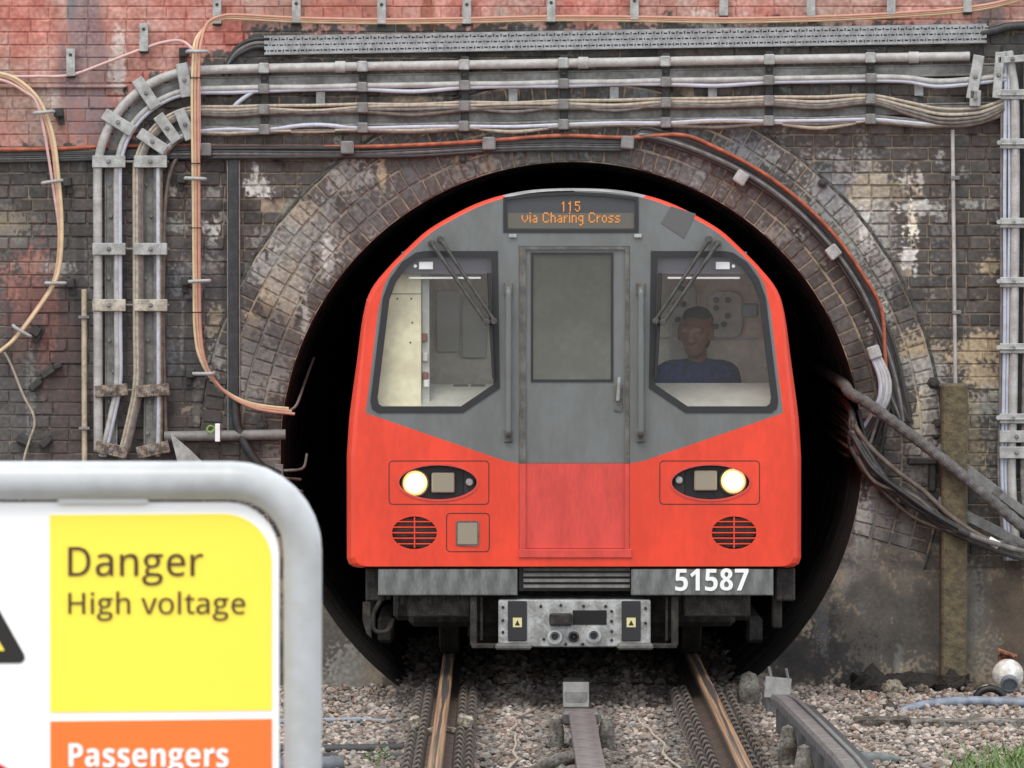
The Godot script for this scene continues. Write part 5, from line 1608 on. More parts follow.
func build_cab(tr: Node3D, prof: Callable):
	# inside of the driving cab, behind the windscreens
	var mb = MB.new()
	mb.prism(MB.ccw(prof.call(4.0)), -1.12, -1.08)
	var bk = obj("cab_bulkhead", mb, M.cab_wall, tr)
	mb = MB.new()
	mb.prism(rounded(T(434, 350).x, T(434, 356).y, T(458, 350).x, T(434, 292).y, 0.02, 3), -1.08, -1.05, 0.004)
	mb.prism(rounded(T(461, 350).x, T(434, 362).y, T(486, 350).x, T(434, 300).y, 0.02, 3), -1.08, -1.04, 0.004)
	obj("locker", mb, mat(rgb(196, 198, 188), 0.6), bk)
	mb = MB.new()
	mb.prism(rounded(T(676, 0).x, T(0, 375).y, T(704, 0).x, T(0, 285).y, 0.04, 4), -1.08, -1.0, 0.01)
	mb.prism(rounded(T(714, 0).x, T(0, 342).y, T(752, 0).x, T(0, 292).y, 0.07, 4), -1.08, -1.02, 0.01)
	obj("equipment_panel", mb, M.cab_panel, bk)
	for p in [[724, 302], [736, 302], [724, 310], [736, 318], [724, 329], [732, 327], [688, 290], [690, 306], [682, 306], [684, 322], [690, 340]]:
		mb = MB.new()
		disc(mb, Vector3(T(p[0], 0).x, T(0, p[1]).y, -1.03 if p[0] > 700 else -1.01), 0.018, 0.03, Vector3.BACK, 10, 0.004)
		obj("knob", mb, M.cab_dark, bk)
	mb = MB.new()
	mb.box(Vector3(0, 0.7, -0.56), Vector3(2.44, 0.04, 1.04))
	obj("cab_floor", mb, M.cab_dark, tr)
	mb = MB.new()
	mb.prism([T(366, 560), T(366, 300), T(400, 262), T(421, 262), T(421, 560)], -0.5, -0.14, 0.004)
	var cab = obj("cream_cabinet", mb, M.cream, tr)
	mb = MB.new()
	mb.prism([T(380, 294.5), T(421.5, 294.5), T(421.5, 293.7), T(380, 293.7)], -0.145, -0.138)
	obj("joint_line", mb, M.cab_dark, cab)
	for p in [[397, 296], [411, 296], [412, 320], [410, 340]]:
		mb = MB.new()
		disc(mb, Vector3(T(p[0], 0).x, T(0, p[1] + 3).y, -0.14), 0.006, 0.004, Vector3.BACK, 8)
		obj("screw", mb, M.cab_dark, cab)
	mb = MB.new()
	mb.prism([T(421.5, 560), T(429, 560), T(429, 266), T(421.5, 266)], -0.5, -0.2, 0.002)
	obj("cabinet_edge", mb, M.cab_panel, cab)
	for p in [[424, 338, rgb(128, 84, 76)], [425, 358, rgb(190, 190, 186)], [425, 377, rgb(128, 84, 76)], [426, 384, rgb(226, 226, 222)]]:
		mb = MB.new()
		mb.box(Vector3(T(p[0], 0).x, T(0, p[1]).y, -0.19), Vector3(0.035, 0.05, 0.04), 0.006)
		obj("switch", mb, mat(p[2], 0.5), cab)
	# desk behind each windscreen
	for s in [[-1.16, -0.40, 385.0], [0.36, 1.17, 384.0]]:
		mb = MB.new()
		var y0 = T(0, 409).y
		var y1 = T(0, s[2]).y - 0.012
		var xf = Transform3D(Basis(Vector3.UP, PI / 2), Vector3(s[0], 0, 0))
		mb.prism([Vector2(0.1, 0.73), Vector2(0.5, 0.73), Vector2(0.5, y1), Vector2(0.46, y1 + 0.005), Vector2(0.1, y0)], 0.0, s[1] - s[0], 0.0, true, xf)
		obj("desk", mb, M.desk, tr)
	for p in [[-0.66, 0], [-0.56, 0]]:
		mb = MB.new()
		mb.box(Vector3(p[0], T(0, 389).y, -0.44), Vector3(0.09, 0.03, 0.04), 0.008)
		obj("desk_control", mb, M.cab_dark, tr)
	# dark strip across the top of each windscreen, behind the glass
	for sgn in [-1.0, 1.0]:
		mb = MB.new()
		mb.box(Vector3(sgn * 0.72, T(0, 263).y, -0.06), Vector3(0.56, 0.13, 0.01), 0.003)
		var sh = obj("windscreen_top_strip", mb, mat(rgb(98, 92, 102), 0.5), tr)
		mb = MB.new()
		mb.box(Vector3(sgn * 0.75, T(0, 278).y, -0.05), Vector3(0.42, 0.012, 0.012), 0.002)
		obj("top_strip_bar", mb, M.white, sh)
		mb = MB.new()
		mb.box(Vector3(sgn * 0.858 , T(0, 265.5).y, -0.015), Vector3(0.08, 0.042, 0.002))
		obj("windscreen_label", mb, M.white, tr)
		mb = MB.new()
		disc(mb, Vector3(sgn * 0.92, T(0, 266).y, -0.014), 0.01, 0.002, Vector3.BACK, 10)
		obj("windscreen_dot", mb, M.white, tr)
	mb = MB.new()
	mb.box(Vector3(T(753, 0).x, T(0, 311).y, -0.35), Vector3(0.1, 0.085, 0.1), 0.012)
	obj("cab_radio", mb, M.cab_dark, tr)
	mb = MB.new()
	mb.box(Vector3(T(714, 0).x, T(0, 341).y, -1.05), Vector3(0.62, 0.012, 0.02))
	obj("wall_rail", mb, M.cab_panel, tr)
	# driver's seat
	mb = MB.new()
	mb.box(Vector3(0.73, 1.16, -0.84), Vector3(0.46, 0.1, 0.4), 0.03)
	var st = obj("driver_seat", mb, M.cab_dark, tr)
	mb = MB.new()
	mb.box(Vector3(0.73, 1.42, -1.0), Vector3(0.44, 0.5, 0.08), 0.03)
	obj("backrest", mb, M.cab_dark, st)
	mb = MB.new()
	mb.tube([Vector3(0.73, 0.71, -0.84), Vector3(0.73, 1.12, -0.84)], 0.05, 12)
	obj("pedestal", mb, M.under, st)

# ---------------------------------------------------------------- the driver
func field_mesh(bones: Array, cell: float, k: float, grow := 0.0) -> MB:
	# smooth union of tapered capsules, meshed as surface nets
	var lo = Vector3(99, 99, 99)
	var hi = -lo
	for b in bones:
		var r = maxf(b[2], b[3]) + grow
		lo = lo.min(b[0].min(b[1]) - Vector3.ONE * (r + 3 * cell + k * 0.3)); hi = hi.max(b[0].max(b[1]) + Vector3.ONE * (r + 3 * cell + k * 0.3))
	var nx = int((hi.x - lo.x) / cell) + 2
	var ny = int((hi.y - lo.y) / cell) + 2
	var nz = int((hi.z - lo.z) / cell) + 2
	var F := PackedFloat32Array()
	F.resize(nx * ny * nz)
	F.fill(1.0)
	for b in bones:
		var a: Vector3 = b[0]
		var d: Vector3 = b[1] - b[0]
		var dd = maxf(d.length_squared(), 1e-9)
		var r = maxf(b[2], b[3]) + grow + 2.0 * cell + k
		var p0 = ((b[0].min(b[1]) - Vector3.ONE * r - lo) / cell).floor()
		var p1 = ((b[0].max(b[1]) + Vector3.ONE * r - lo) / cell).ceil()
		for z in range(maxi(0, int(p0.z)), mini(nz, int(p1.z) + 1)):
			for y in range(maxi(0, int(p0.y)), mini(ny, int(p1.y) + 1)):
				for x in range(maxi(0, int(p0.x)), mini(nx, int(p1.x) + 1)):
					var p = lo + Vector3(x, y, z) * cell
					var t = clampf((p - a).dot(d) / dd, 0, 1)
					var s = p.distance_to(a + d * t) - lerpf(b[2], b[3], t) - grow
					var i = (z * ny + y) * nx + x
					var f = F[i]
					var h = maxf(k - absf(f - s), 0.0) / k
					F[i] = minf(f, s) - h * h * k * 0.25
	var mb = MB.new()
	var at := {}
	var grad = func(p: Vector3) -> Vector3:
		var q = (p - lo) / cell
		var x = clampi(int(round(q.x)), 1, nx - 2); var y = clampi(int(round(q.y)), 1, ny - 2); var z = clampi(int(round(q.z)), 1, nz - 2)
		var i = (z * ny + y) * nx + x
		return Vector3(F[i + 1] - F[i - 1], F[i + nx] - F[i - nx], F[i + nx * ny] - F[i - nx * ny]).normalized()
	for z in nz - 1:
		for y in ny - 1:
			for x in nx - 1:
				var i = (z * ny + y) * nx + x
				if F[i] > cell * 2.5 or F[i] < -cell * 2.5: continue
				var sum = Vector3.ZERO
				var cnt = 0
				for e in [[0, 0, 0, 1, 0, 0], [0, 1, 0, 1, 1, 0], [0, 0, 1, 1, 0, 1], [0, 1, 1, 1, 1, 1], [0, 0, 0, 0, 1, 0], [1, 0, 0, 1, 1, 0], [0, 0, 1, 0, 1, 1], [1, 0, 1, 1, 1, 1], [0, 0, 0, 0, 0, 1], [1, 0, 0, 1, 0, 1], [0, 1, 0, 0, 1, 1], [1, 1, 0, 1, 1, 1]]:
					var fa = F[i + e[0] + e[1] * nx + e[2] * nx * ny]
					var fb = F[i + e[3] + e[4] * nx + e[5] * nx * ny]
					if (fa < 0) != (fb < 0):
						sum += Vector3(e[0], e[1], e[2]).lerp(Vector3(e[3], e[4], e[5]), fa / (fa - fb))
						cnt += 1
				if cnt > 0: at[i] = lo + (Vector3(x, y, z) + sum / cnt) * cell
	var stepv = [1, nx, nx * ny]
	for i in at:
		for ax in 3:
			var s1 = stepv[(ax + 1) % 3]
			var s2 = stepv[(ax + 2) % 3]
			var fa = F[i]
			var fb = F[i + stepv[ax]]
			if (fa < 0) == (fb < 0): continue
			if not (at.has(i - s1) and at.has(i - s2) and at.has(i - s1 - s2)): continue
			var a = at[i]; var b = at[i - s1]; var c = at[i - s1 - s2]; var d = at[i - s2]
			if fa < 0: mb.quad_n(a, b, c, d, grad.call(a), grad.call(b), grad.call(c), grad.call(d))
			else: mb.quad_n(a, d, c, b, grad.call(a), grad.call(d), grad.call(c), grad.call(b))
	return mb

func join(a: MB, b: MB):
	a.P.append_array(b.P)
	a.N.append_array(b.N)

func build_driver():
	var o = Vector3(1.17, 0, FRONT - 0.66)
	var V = func(x, y, z): return o + Vector3(x, y, z)
	var root = thing("person", o + Vector3(0, 0.74, 0), "person in a dark blue shirt seated at the train's controls behind the windscreen", "person")
	root.set_meta("origin", root.position)
	var torso = [[V.call(0, 1.30, -0.12), V.call(0, 1.50, -0.13), 0.14, 0.13], [V.call(0, 1.5, -0.13), V.call(0, 1.70, -0.11), 0.135, 0.13], [V.call(-0.09, 1.3, -0.12), V.call(0.09, 1.3, -0.12), 0.12, 0.12], [V.call(-0.13, 1.755, -0.1), V.call(0.13, 1.755, -0.1), 0.07, 0.07], [V.call(-0.06, 1.66, -0.08), V.call(0.06, 1.66, -0.08), 0.11, 0.11]]
	var arms = []
	var hands = []
	var legs = []
	for s in [-1.0, 1.0]:
		arms.append([V.call(s * 0.185, 1.745, -0.1), V.call(s * 0.235, 1.50, -0.06), 0.058, 0.045])
		arms.append([V.call(s * 0.235, 1.50, -0.06), V.call(s * 0.15, 1.42, 0.13), 0.043, 0.03])
		hands.append([V.call(s * 0.15, 1.42, 0.13), V.call(s * 0.135, 1.40, 0.2), 0.03, 0.034])
		for k in 4:
			var b0 = V.call(s * (0.108 + 0.02 * k), 1.398, 0.215)
			var ln = [0.062, 0.075, 0.07, 0.055][k]
			hands.append([b0, b0 + Vector3(0, -0.008, ln * 0.55), 0.010, 0.0095])
			hands.append([b0 + Vector3(0, -0.008, ln * 0.55), b0 + Vector3(0, -0.03, ln * 0.95), 0.0095, 0.008])
		hands.append([V.call(s * 0.115, 1.405, 0.17), V.call(s * 0.085, 1.39, 0.215), 0.013, 0.010])
		legs.append([V.call(s * 0.09, 1.27, -0.1), V.call(s * 0.11, 1.29, 0.26), 0.095, 0.07])
		legs.append([V.call(s * 0.11, 1.29, 0.26), V.call(s * 0.11, 0.86, 0.24), 0.066, 0.045])
		legs.append([V.call(s * 0.11, 0.80, 0.24), V.call(s * 0.12, 0.785, 0.40), 0.045, 0.04])
	var head = [
		[V.call(0, 1.77, -0.1), V.call(0, 1.88, -0.075), 0.058, 0.055],
		[V.call(0, 2.045, -0.075), V.call(0, 2.02, -0.03), 0.098, 0.09], [V.call(0, 1.98, -0.015), V.call(0, 1.925, 0.0), 0.084, 0.062], [V.call(0, 1.925, 0.015), V.call(0, 1.915, 0.025), 0.04, 0.036],
		[V.call(0, 2.02, 0.07), V.call(0, 1.975, 0.088), 0.012, 0.019], [V.call(-0.018, 1.972, 0.075), V.call(0.018, 1.972, 0.075), 0.012, 0.012],
		[V.call(-0.024, 1.94, 0.062), V.call(0.024, 1.94, 0.062), 0.011, 0.011], [V.call(-0.05, 2.035, 0.056), V.call(0.05, 2.035, 0.056), 0.016, 0.016],
		[V.call(-0.094, 2.02, -0.04), V.call(-0.1, 1.97, -0.035), 0.016, 0.012], [V.call(0.094, 2.02, -0.04), V.call(0.1, 1.97, -0.035), 0.016, 0.012],
	]
	# head turned a little aside and down
	var nod = Basis(Vector3.UP, -0.3) * Basis(Vector3.RIGHT, 0.14)
	var piv: Vector3 = V.call(0, 1.89, -0.06)
	var turned = func(list: Array) -> Array:
		var out = []
		for b in list: out.append([piv + nod * (b[0] - piv), piv + nod * (b[1] - piv), b[2], b[3]])
		return out
	head = [head[0]] + turned.call(head.slice(1))
	var mb = field_mesh(torso + arms + legs, 0.018, 0.04)
	join(mb, field_mesh(head, 0.008, 0.025))
	join(mb, field_mesh(hands, 0.006, 0.012))
	obj("body", mb, M.skin, root)
	mb = field_mesh(turned.call([[V.call(0, 2.06, -0.092), V.call(0, 2.064, -0.076), 0.095, 0.09], [V.call(0, 2.0, -0.11), V.call(0, 1.95, -0.1), 0.084, 0.07], [V.call(-0.03, 2.108, -0.035), V.call(0.03, 2.108, -0.035), 0.04, 0.04], [V.call(-0.088, 2.04, -0.06), V.call(-0.09, 2.0, -0.06), 0.02, 0.016], [V.call(0.088, 2.04, -0.06), V.call(0.09, 2.0, -0.06), 0.02, 0.016]]), 0.009, 0.02)
	obj("hair", mb, M.hair, root)
	mb = MB.new()
	for s in [-1.0, 1.0]: mb.lathe([Vector2(0.001, -0.009), Vector2(0.0065, -0.0065), Vector2(0.009, 0), Vector2(0.0065, 0.0065), Vector2(0.001, 0.009)], Transform3D(Basis.IDENTITY, piv + nod * (V.call(s * 0.034, 2.006, 0.0585) - piv)), 10)
	obj("eyes", mb, mat(rgb(120, 110, 102), 0.3), root)
	var shirt = torso.duplicate()
	for k in [0, 2]:
		shirt.append(arms[k])
		shirt.append([arms[k + 1][0], arms[k + 1][0].lerp(arms[k + 1][1], 0.75), 0.046, 0.04])
	mb = field_mesh(shirt, 0.018, 0.04, 0.014)
	var sh = obj("shirt", mb, M.shirt, root)
	mb = MB.new()
	var ring = []
	for i in 17: ring.append(V.call(cos(TAU * i / 16) * 0.066, 1.808 - 0.012 * sin(TAU * i / 16), -0.1 + sin(TAU * i / 16) * 0.062))
	mb.tube(ring, 0.012, 6, false)
	obj("collar", mb, M.trousers, sh)
	mb = MB.new()
	disc(mb, V.call(-0.235, 1.66, -0.02), 0.03, 0.012, Vector3(-0.35, 0, 1), 14, 0.002)
	obj("sleeve_badge", mb, mat(rgb(168, 40, 48), 0.7), sh)
	mb = field_mesh(legs.filter(func(b): return b[2] > 0.05), 0.02, 0.04, 0.014)
	obj("trousers", mb, M.trousers, root)

# ---------------------------------------------------------------- ground and track
func stone_mesh(seed_: int, fine := false) -> ArrayMesh:
	var r = RandomNumberGenerator.new()
	r.seed = seed_
	var s = SphereMesh.new()
	s.radial_segments = 18 if fine else 6
	s.rings = 10 if fine else 3
	var nf = FastNoiseLite.new()
	nf.seed = seed_
	nf.frequency = 1.6
	var arr = s.get_mesh_arrays()
	var v: PackedVector3Array = arr[Mesh.ARRAY_VERTEX]
	var idx: PackedInt32Array = arr[Mesh.ARRAY_INDEX]
	var push := {}
	for i in v.size():
		var key = Vector3i((v[i] * 1000.0).round())
		if not push.has(key): push[key] = (1.0 + nf.get_noise_3dv(v[i] * 2.0) * 0.5 + r.randf_range(-0.07, 0.07)) if fine else r.randf_range(0.7, 1.25)
		v[i] = v[i] * 2.0 * push[key] * Vector3(1.0, 0.72, 0.9)
	var mb = MB.new()
	for i in range(0, idx.size(), 3):
		if v[idx[i]].distance_to(v[idx[i + 1]]) < 1e-4 or v[idx[i]].distance_to(v[idx[i + 2]]) < 1e-4 or v[idx[i + 1]].distance_to(v[idx[i + 2]]) < 1e-4: continue
		mb.tri(v[idx[i]], v[idx[i + 2]], v[idx[i + 1]])
	return mb.mesh(Vector3.ZERO)

const BED := -0.2
func build_ground():
	var mb = MB.new()
	mb.quad(Vector3(-30, BED - 0.02, 60), Vector3(30, BED - 0.02, 60), Vector3(30, BED - 0.02, -0.4), Vector3(-30, BED - 0.02, -0.4))
	mb.quad(Vector3(CX - 1.2, BED - 0.03, -0.4), Vector3(CX + 1.2, BED - 0.03, -0.4), Vector3(CX + 1.2, BED - 0.03, -15.9), Vector3(CX - 1.2, BED - 0.03, -15.9))
	setting("ground", mb, M.ground)
	# loose ballast
	var root = Node3D.new()
	root.name = "ballast"
	add_child(root)
	root.set_meta("kind", "structure")
	var bands = [[-1.6, 3.8, 0.02, 5.2, 42000, 0.0165], [-3.0, 4.4, 5.2, 8.5, 9000, 0.027], [-4.2, -1.6, 0.02, 5.2, 4000, 0.03], [-0.75, 1.6, -4.0, 0.02, 4500, 0.022]]
	var pal = [Color(0.50, 0.42, 0.37), Color(0.42, 0.36, 0.32), Color(0.36, 0.345, 0.33), Color(0.30, 0.285, 0.27), Color(0.56, 0.49, 0.44), Color(0.22, 0.20, 0.185), Color(0.26, 0.20, 0.16), Color(0.62, 0.58, 0.54)]
	for k in 3:
		var mm = MultiMesh.new()
		mm.transform_format = MultiMesh.TRANSFORM_3D
		mm.use_colors = true
		mm.mesh = stone_mesh(900 + k)
		var list = []
		for b in bands:
			for i in b[4] / 3:
				var p = Vector3(rng.randf_range(b[0], b[1]), BED, rng.randf_range(b[2], b[3]))
				if absf(p.x - (CX - 0.752)) < 0.07 or absf(p.x - (CX + 0.752)) < 0.07: continue
				var s = b[5] * (rng.randf_range(0.55, 1.35) if rng.randf() < 0.93 else rng.randf_range(1.3, 2.0))
				p.y += rng.randf_range(-0.012, 0.02) + (0.02 if rng.randf() < 0.12 else 0.0)
				var t = Transform3D(Basis.from_euler(Vector3(rng.randf_range(-0.5, 0.5), rng.randf() * TAU, rng.randf_range(-0.5, 0.5))).scaled_local(Vector3.ONE * s), p)
				var near_rail = minf(absf(p.x - (CX - 0.752)), absf(p.x - (CX + 0.752))) < 0.3 or absf(p.x - CX) < 0.25
				var c = pal[rng.randi() % pal.size()]
				if near_rail: c = pal[[2, 3, 5, 6, 3, 1][rng.randi() % 6]] * 0.8   # brake dust and oil by the rails
				c = c * Color(0.72, 0.68, 0.645) * rng.randf_range(0.75, 1.1)
				c.a = 1.0
				list.append([t, c])
		mm.instance_count = list.size()
		for i in list.size():
			mm.set_instance_transform(i, list[i][0])
			mm.set_instance_color(i, list[i][1].clamp())
		var o = MultiMeshInstance3D.new()
		o.name = "stones"
		o.multimesh = mm
		o.material_override = M.stone
		root.add_child(o, true)
		o.set_meta("kind", "stuff")
	# sleepers
	for i in 13:
		var z = -0.2 + i * 0.69
		mb = MB.new()
		mb.box(Vector3(CX + rng.randf_range(-0.02, 0.02), BED - 0.045, z), Vector3(2.3, 0.13, 0.24), 0.012)
		solid("sleeper", mb, M.sleeper, "grey weathered sleeper bedded in ballast under both rails", "sleeper", "sleepers of the track")

func rail_texture() -> ImageTexture:
	# across: rust, a ragged dark streak, rust
	var w = 64
	var h = 1024
	var f = FastNoiseLite.new()
	f.seed = 5
	f.frequency = 0.01
	var im = Image.create(w, h, false, Image.FORMAT_RGB8)
	for y in h:
		var mid = 0.5 + f.get_noise_1d(y * 0.16) * 0.2
		var wid = 0.12 + f.get_noise_1d(4000 + y * 0.3) * 0.22
		for x in w:
			var t = (x + 0.5) / w
			var n = f.get_noise_2d(x * 7.0, y * 0.35)
			var d = clampf((absf(t - mid) - wid + n * 0.16) * 9.0, 0, 1)
			var rust = rgb(92, 68, 48).lerp(rgb(142, 110, 76), clampf(0.5 + n * 1.2, 0, 1))
			im.set_pixel(x, y, rgb(42, 36, 34).lerp(rust, d))
	return ImageTexture.create_from_image(im)

func build_track():
	var head = StandardMaterial3D.new()
	head.albedo_texture = rail_texture()
	head.roughness = 0.8
	for s in [-1.0, 1.0]:
		var x = CX + s * 0.752
		var t = thing("running_rail", Vector3(x, BED, 3.0), "rusty running rail with a dark streak on its head, %s" % ("beside the low grey ducts" if s < 0 else "beside the raised outer conductor rail"), "rail")
		t.set_meta("origin", t.position)
		var mb = MB.new()
		# head: top strip carries the streak along its length
		var z0 = -14.0
		var z1 = 32.0
		var steps = 46
		for i in steps:
			var za = lerpf(z0, z1, float(i) / steps)
			var zb = lerpf(z0, z1, float(i + 1) / steps)
			var cut = [Vector2(-0.036, -0.012), Vector2(-0.03, -0.002), Vector2(-0.015, 0.0), Vector2(0.015, 0.0), Vector2(0.03, -0.002), Vector2(0.036, -0.012)]
			for k in 5:
				var a = cut[k]
				var b = cut[k + 1]
				var n = Vector3(-(b.y - a.y), b.x - a.x, 0).normalized()
				var pts = [Vector3(x + a.x, a.y, zb), Vector3(x + b.x, b.y, zb), Vector3(x + b.x, b.y, za), Vector3(x + a.x, a.y, za)]
				var uvs = [Vector2(0.5 + a.x / 0.08, zb / 9.0), Vector2(0.5 + b.x / 0.08, zb / 9.0), Vector2(0.5 + b.x / 0.08, za / 9.0), Vector2(0.5 + a.x / 0.08, za / 9.0)]
				for j in [0, 2, 1, 0, 3, 2]: mb.put_uv(pts[j], n, uvs[j])
		obj("rail_head", mb, head, t)
		mb = MB.new()
		mb.prism([Vector2(-0.036, -0.012), Vector2(-0.034, -0.04), Vector2(-0.009, -0.05), Vector2(-0.009, -0.13), Vector2(-0.07, -0.143), Vector2(-0.07, -0.155), Vector2(0.07, -0.155), Vector2(0.07, -0.143), Vector2(0.009, -0.13), Vector2(0.009, -0.05), Vector2(0.034, -0.04), Vector2(0.036, -0.012)], z0, z1, 0.0, true, Transform3D(Basis.IDENTITY, Vector3(x, 0, 0)))
		obj("rail_web", mb, M.rust, t)
		# looped metal strips lying along the rail
		for d in [-0.155, -0.1, 0.1, 0.155]:
			var strip = MB.new()
			for i in 25:
				var z = 0.9 + i * 0.25 + (0.12 if absf(d) > 0.12 else 0.0)
				var rg = []
				for k in 7:
					var a = PI * k / 6.0
					rg.append(Vector3(x + d + cos(a) * 0.023, -0.15 + sin(a) * 0.055, z + 0.012 * sin(a)))
				strip.tube(rg, 0.010, 6)
			strip.box(Vector3(x + d, -0.168, 3.9), Vector3(0.06, 0.02, 6.2), 0.004)
			solid("looped_strip", strip, M.loops, "%s strip of metal loops %s the rail by the %s" % ["closer" if absf(d) < 0.12 else "farther", "inside" if d * s < 0 else "outside", "low grey ducts" if s < 0 else "outer conductor rail"], "metal strip", "looped strips beside the rails")
	# pale insulator blocks by one rail
	for p in [[-0.46, 3.35, 20.0], [-0.19, 3.3, -16.0]]:
		var mb = MB.new()
		mb.box(Vector3(p[0], -0.075, p[1]), Vector3(0.06 if p[0] < -0.3 else 0.085, 0.07, 0.07), 0.012, Basis(Vector3.BACK, deg_to_rad(p[2])))
		mb.box(Vector3((p[0] - 0.32) / 2, -0.12, p[1]), Vector3(0.16, 0.025, 0.05), 0.004, Basis(Vector3.BACK, deg_to_rad(p[2] * 0.8)))
		solid("rail_clip", mb, mat(rgb(186, 180, 164), 0.6, 0.0, M.dirty, 6.0), "white plastic rail clip on the outer side of the rail" if p[0] < -0.3 else "cream plastic rail clip on the inner side of the rail", "rail clip")
	# centre conductor rail: ramp plate under the nose, then the rail nearer by
	var t = thing("centre_conductor_rail", Vector3(CX, BED, 5.0), "grey centre conductor rail with scraped top on stubby insulators", "conductor rail")
	t.set_meta("origin", t.position)
	var mb = MB.new()
	var top = 0.02
	mb.prism([Vector2(-0.055, -0.13), Vector2(0.055, -0.13), Vector2(0.05, -0.03), Vector2(0.068, -0.015), Vector2(0.068, top), Vector2(-0.068, top), Vector2(-0.068, -0.015), Vector2(-0.05, -0.03)], 3.75, 32.0, 0.0, true, Transform3D(Basis.IDENTITY, Vector3(CX, 0, 0)))
	obj("rail", mb, M.centre, t)
	mb = MB.new()
	mb.box(Vector3(CX - 0.003, -0.02, 3.62), Vector3(0.2, 0.075, 0.2), 0.014)
	obj("end_cap", mb, M.centre, t)
	for z in [3.7, 6.2, 9.0]:
		for s in [-1.0, 1.0]:
			mb = MB.new()
			mb.lathe([Vector2(0.04, -0.2), Vector2(0.045, -0.1), Vector2(0.03, -0.02), Vector2(0.0, 0.0)], Transform3D(Basis.IDENTITY, Vector3(CX + s * 0.135, 0.0, z)), 12)
			obj("insulator", mb, M.concrete, t)
	mb = MB.new()
	var bs = Basis(Vector3.RIGHT, -0.42)
	mb.box(Vector3(CX, -0.065, 1.82), Vector3(0.15, 0.155, 0.02), 0.004, bs)
	mb.box(Vector3(CX, -0.1, 1.4), Vector3(0.12, 0.12, 0.9), 0.004)
	solid("conductor_ramp", mb, M.galv_dark, "pale grey ramp plate of the centre rail under the train nose", "ramp plate")
	mb = MB.new()
	mb.tube(spline([Vector3(CX + 0.02, -0.08, 5.0), Vector3(CX - 0.1, -0.1, 5.0), Vector3(CX - 0.2, -0.15, 4.9), Vector3(CX - 0.27, -0.175, 4.85)]), [0.03, 0.03, 0.03, 0.032, 0.034, 0.036, 0.038, 0.04, 0.042, 0.042, 0.042, 0.04, 0.038, 0.034, 0.03, 0.028, 0.026, 0.024, 0.022], 10)
	solid("feeder_lug", mb, M.concrete, "thick grey cable boot joining the centre conductor rail", "cable boot")
	# outer conductor rail with its capped side
	var oc = thing("outer_conductor_rail", Vector3(1.6, BED, 5.0), "dark raised conductor rail with worn flange outside the track", "conductor rail")
	oc.set_meta("origin", oc.position)
	var sec = [Vector2(-0.03, -0.14), Vector2(0.03, -0.14), Vector2(0.03, 0.0), Vector2(0.075, 0.02), Vector2(0.075, 0.045), Vector2(0.055, 0.07), Vector2(-0.05, 0.07), Vector2(-0.062, 0.05), Vector2(-0.062, 0.01), Vector2(-0.03, 0.0)]
	mb = MB.new()
	var path = [[1.545, 3.05, -0.02], [1.56, 3.5, 0.0], [1.60, 4.6, 0.0], [1.66, 6.5, 0.0], [1.68, 9.0, 0.0], [1.68, 32.0, 0.0]]
	for i in path.size() - 1:
		for k in sec.size():
			var a = sec[k]
			var b = sec[(k + 1) % sec.size()]
			var A = path[i]
			var B = path[i + 1]
			mb.quad(Vector3(A[0] + a.x, A[2] + a.y, A[1]), Vector3(A[0] + b.x, A[2] + b.y, A[1]), Vector3(B[0] + b.x, B[2] + b.y, B[1]), Vector3(B[0] + a.x, B[2] + a.y, B[1]))
	mb.cap(PackedVector2Array(sec), 3.05, false, Transform3D(Basis.IDENTITY, Vector3(1.545, -0.02, 0)))
	obj("rail", mb, mat(rgb(104, 104, 105), 0.5, 0.0, M.grime, 2.0), oc)
	mb = MB.new()
	for i in path.size() - 1:
		var A = path[i]
		var B = path[i + 1]
		mb.quad(Vector3(A[0] + 0.02, A[2] + 0.078, A[1] + 0.12), Vector3(B[0] + 0.02, B[2] + 0.078, B[1] + 0.12), Vector3(B[0] + 0.13, B[2] + 0.03, B[1] + 0.12), Vector3(A[0] + 0.13, A[2] + 0.03, A[1] + 0.12))
		mb.quad(Vector3(A[0] + 0.13, A[2] + 0.03, A[1] + 0.12), Vector3(B[0] + 0.13, B[2] + 0.03, B[1] + 0.12), Vector3(B[0] + 0.13, B[2] - 0.12, B[1] + 0.12), Vector3(A[0] + 0.13, A[2] - 0.12, A[1] + 0.12))
	obj("side_cover", mb, M.black_cable, oc)
	for z in [4.6, 5.6, 7.8]:
		mb = MB.new()
		mb.lathe([Vector2(0.05, -0.2), Vector2(0.05, -0.08), Vector2(0.03, 0.02), Vector2(0.0, 0.035)], Transform3D(Basis.IDENTITY, Vector3(1.49 + (z - 4.6) * 0.02, 0.0, z)), 12)
		obj("insulator", mb, M.concrete, oc)
	mb = MB.new()
	mb.box(Vector3(1.59, -0.02, 1.9), Vector3(0.15, 0.13, 0.02), 0.004, Basis(Vector3.RIGHT, -0.4) * Basis(Vector3.BACK, -0.1))
	mb.box(Vector3(1.58, -0.11, 1.6), Vector3(0.1, 0.16, 0.5), 0.006)
	mb.tube([Vector3(1.56, 0.02, 1.85), Vector3(1.54, 0.1, 1.86)], 0.008, 6)
	mb.tube([Vector3(1.655, 0.02, 1.85), Vector3(1.64, 0.09, 1.86)], 0.008, 6)
	solid("conductor_ramp", mb, M.galv_dark, "pale tilted ramp plate of the outer rail at the tunnel side", "ramp plate")
	mb = MB.new()
	mb.lathe([Vector2(0.06, -0.2), Vector2(0.07, -0.1), Vector2(0.045, 0.0), Vector2(0.0, 0.02)], Transform3D(Basis.IDENTITY, Vector3(1.46, 0.0, 1.2)), 12)
	solid("rail_insulator", mb, M.concrete, "grey squat insulator beside the tilted ramp plate", "insulator")

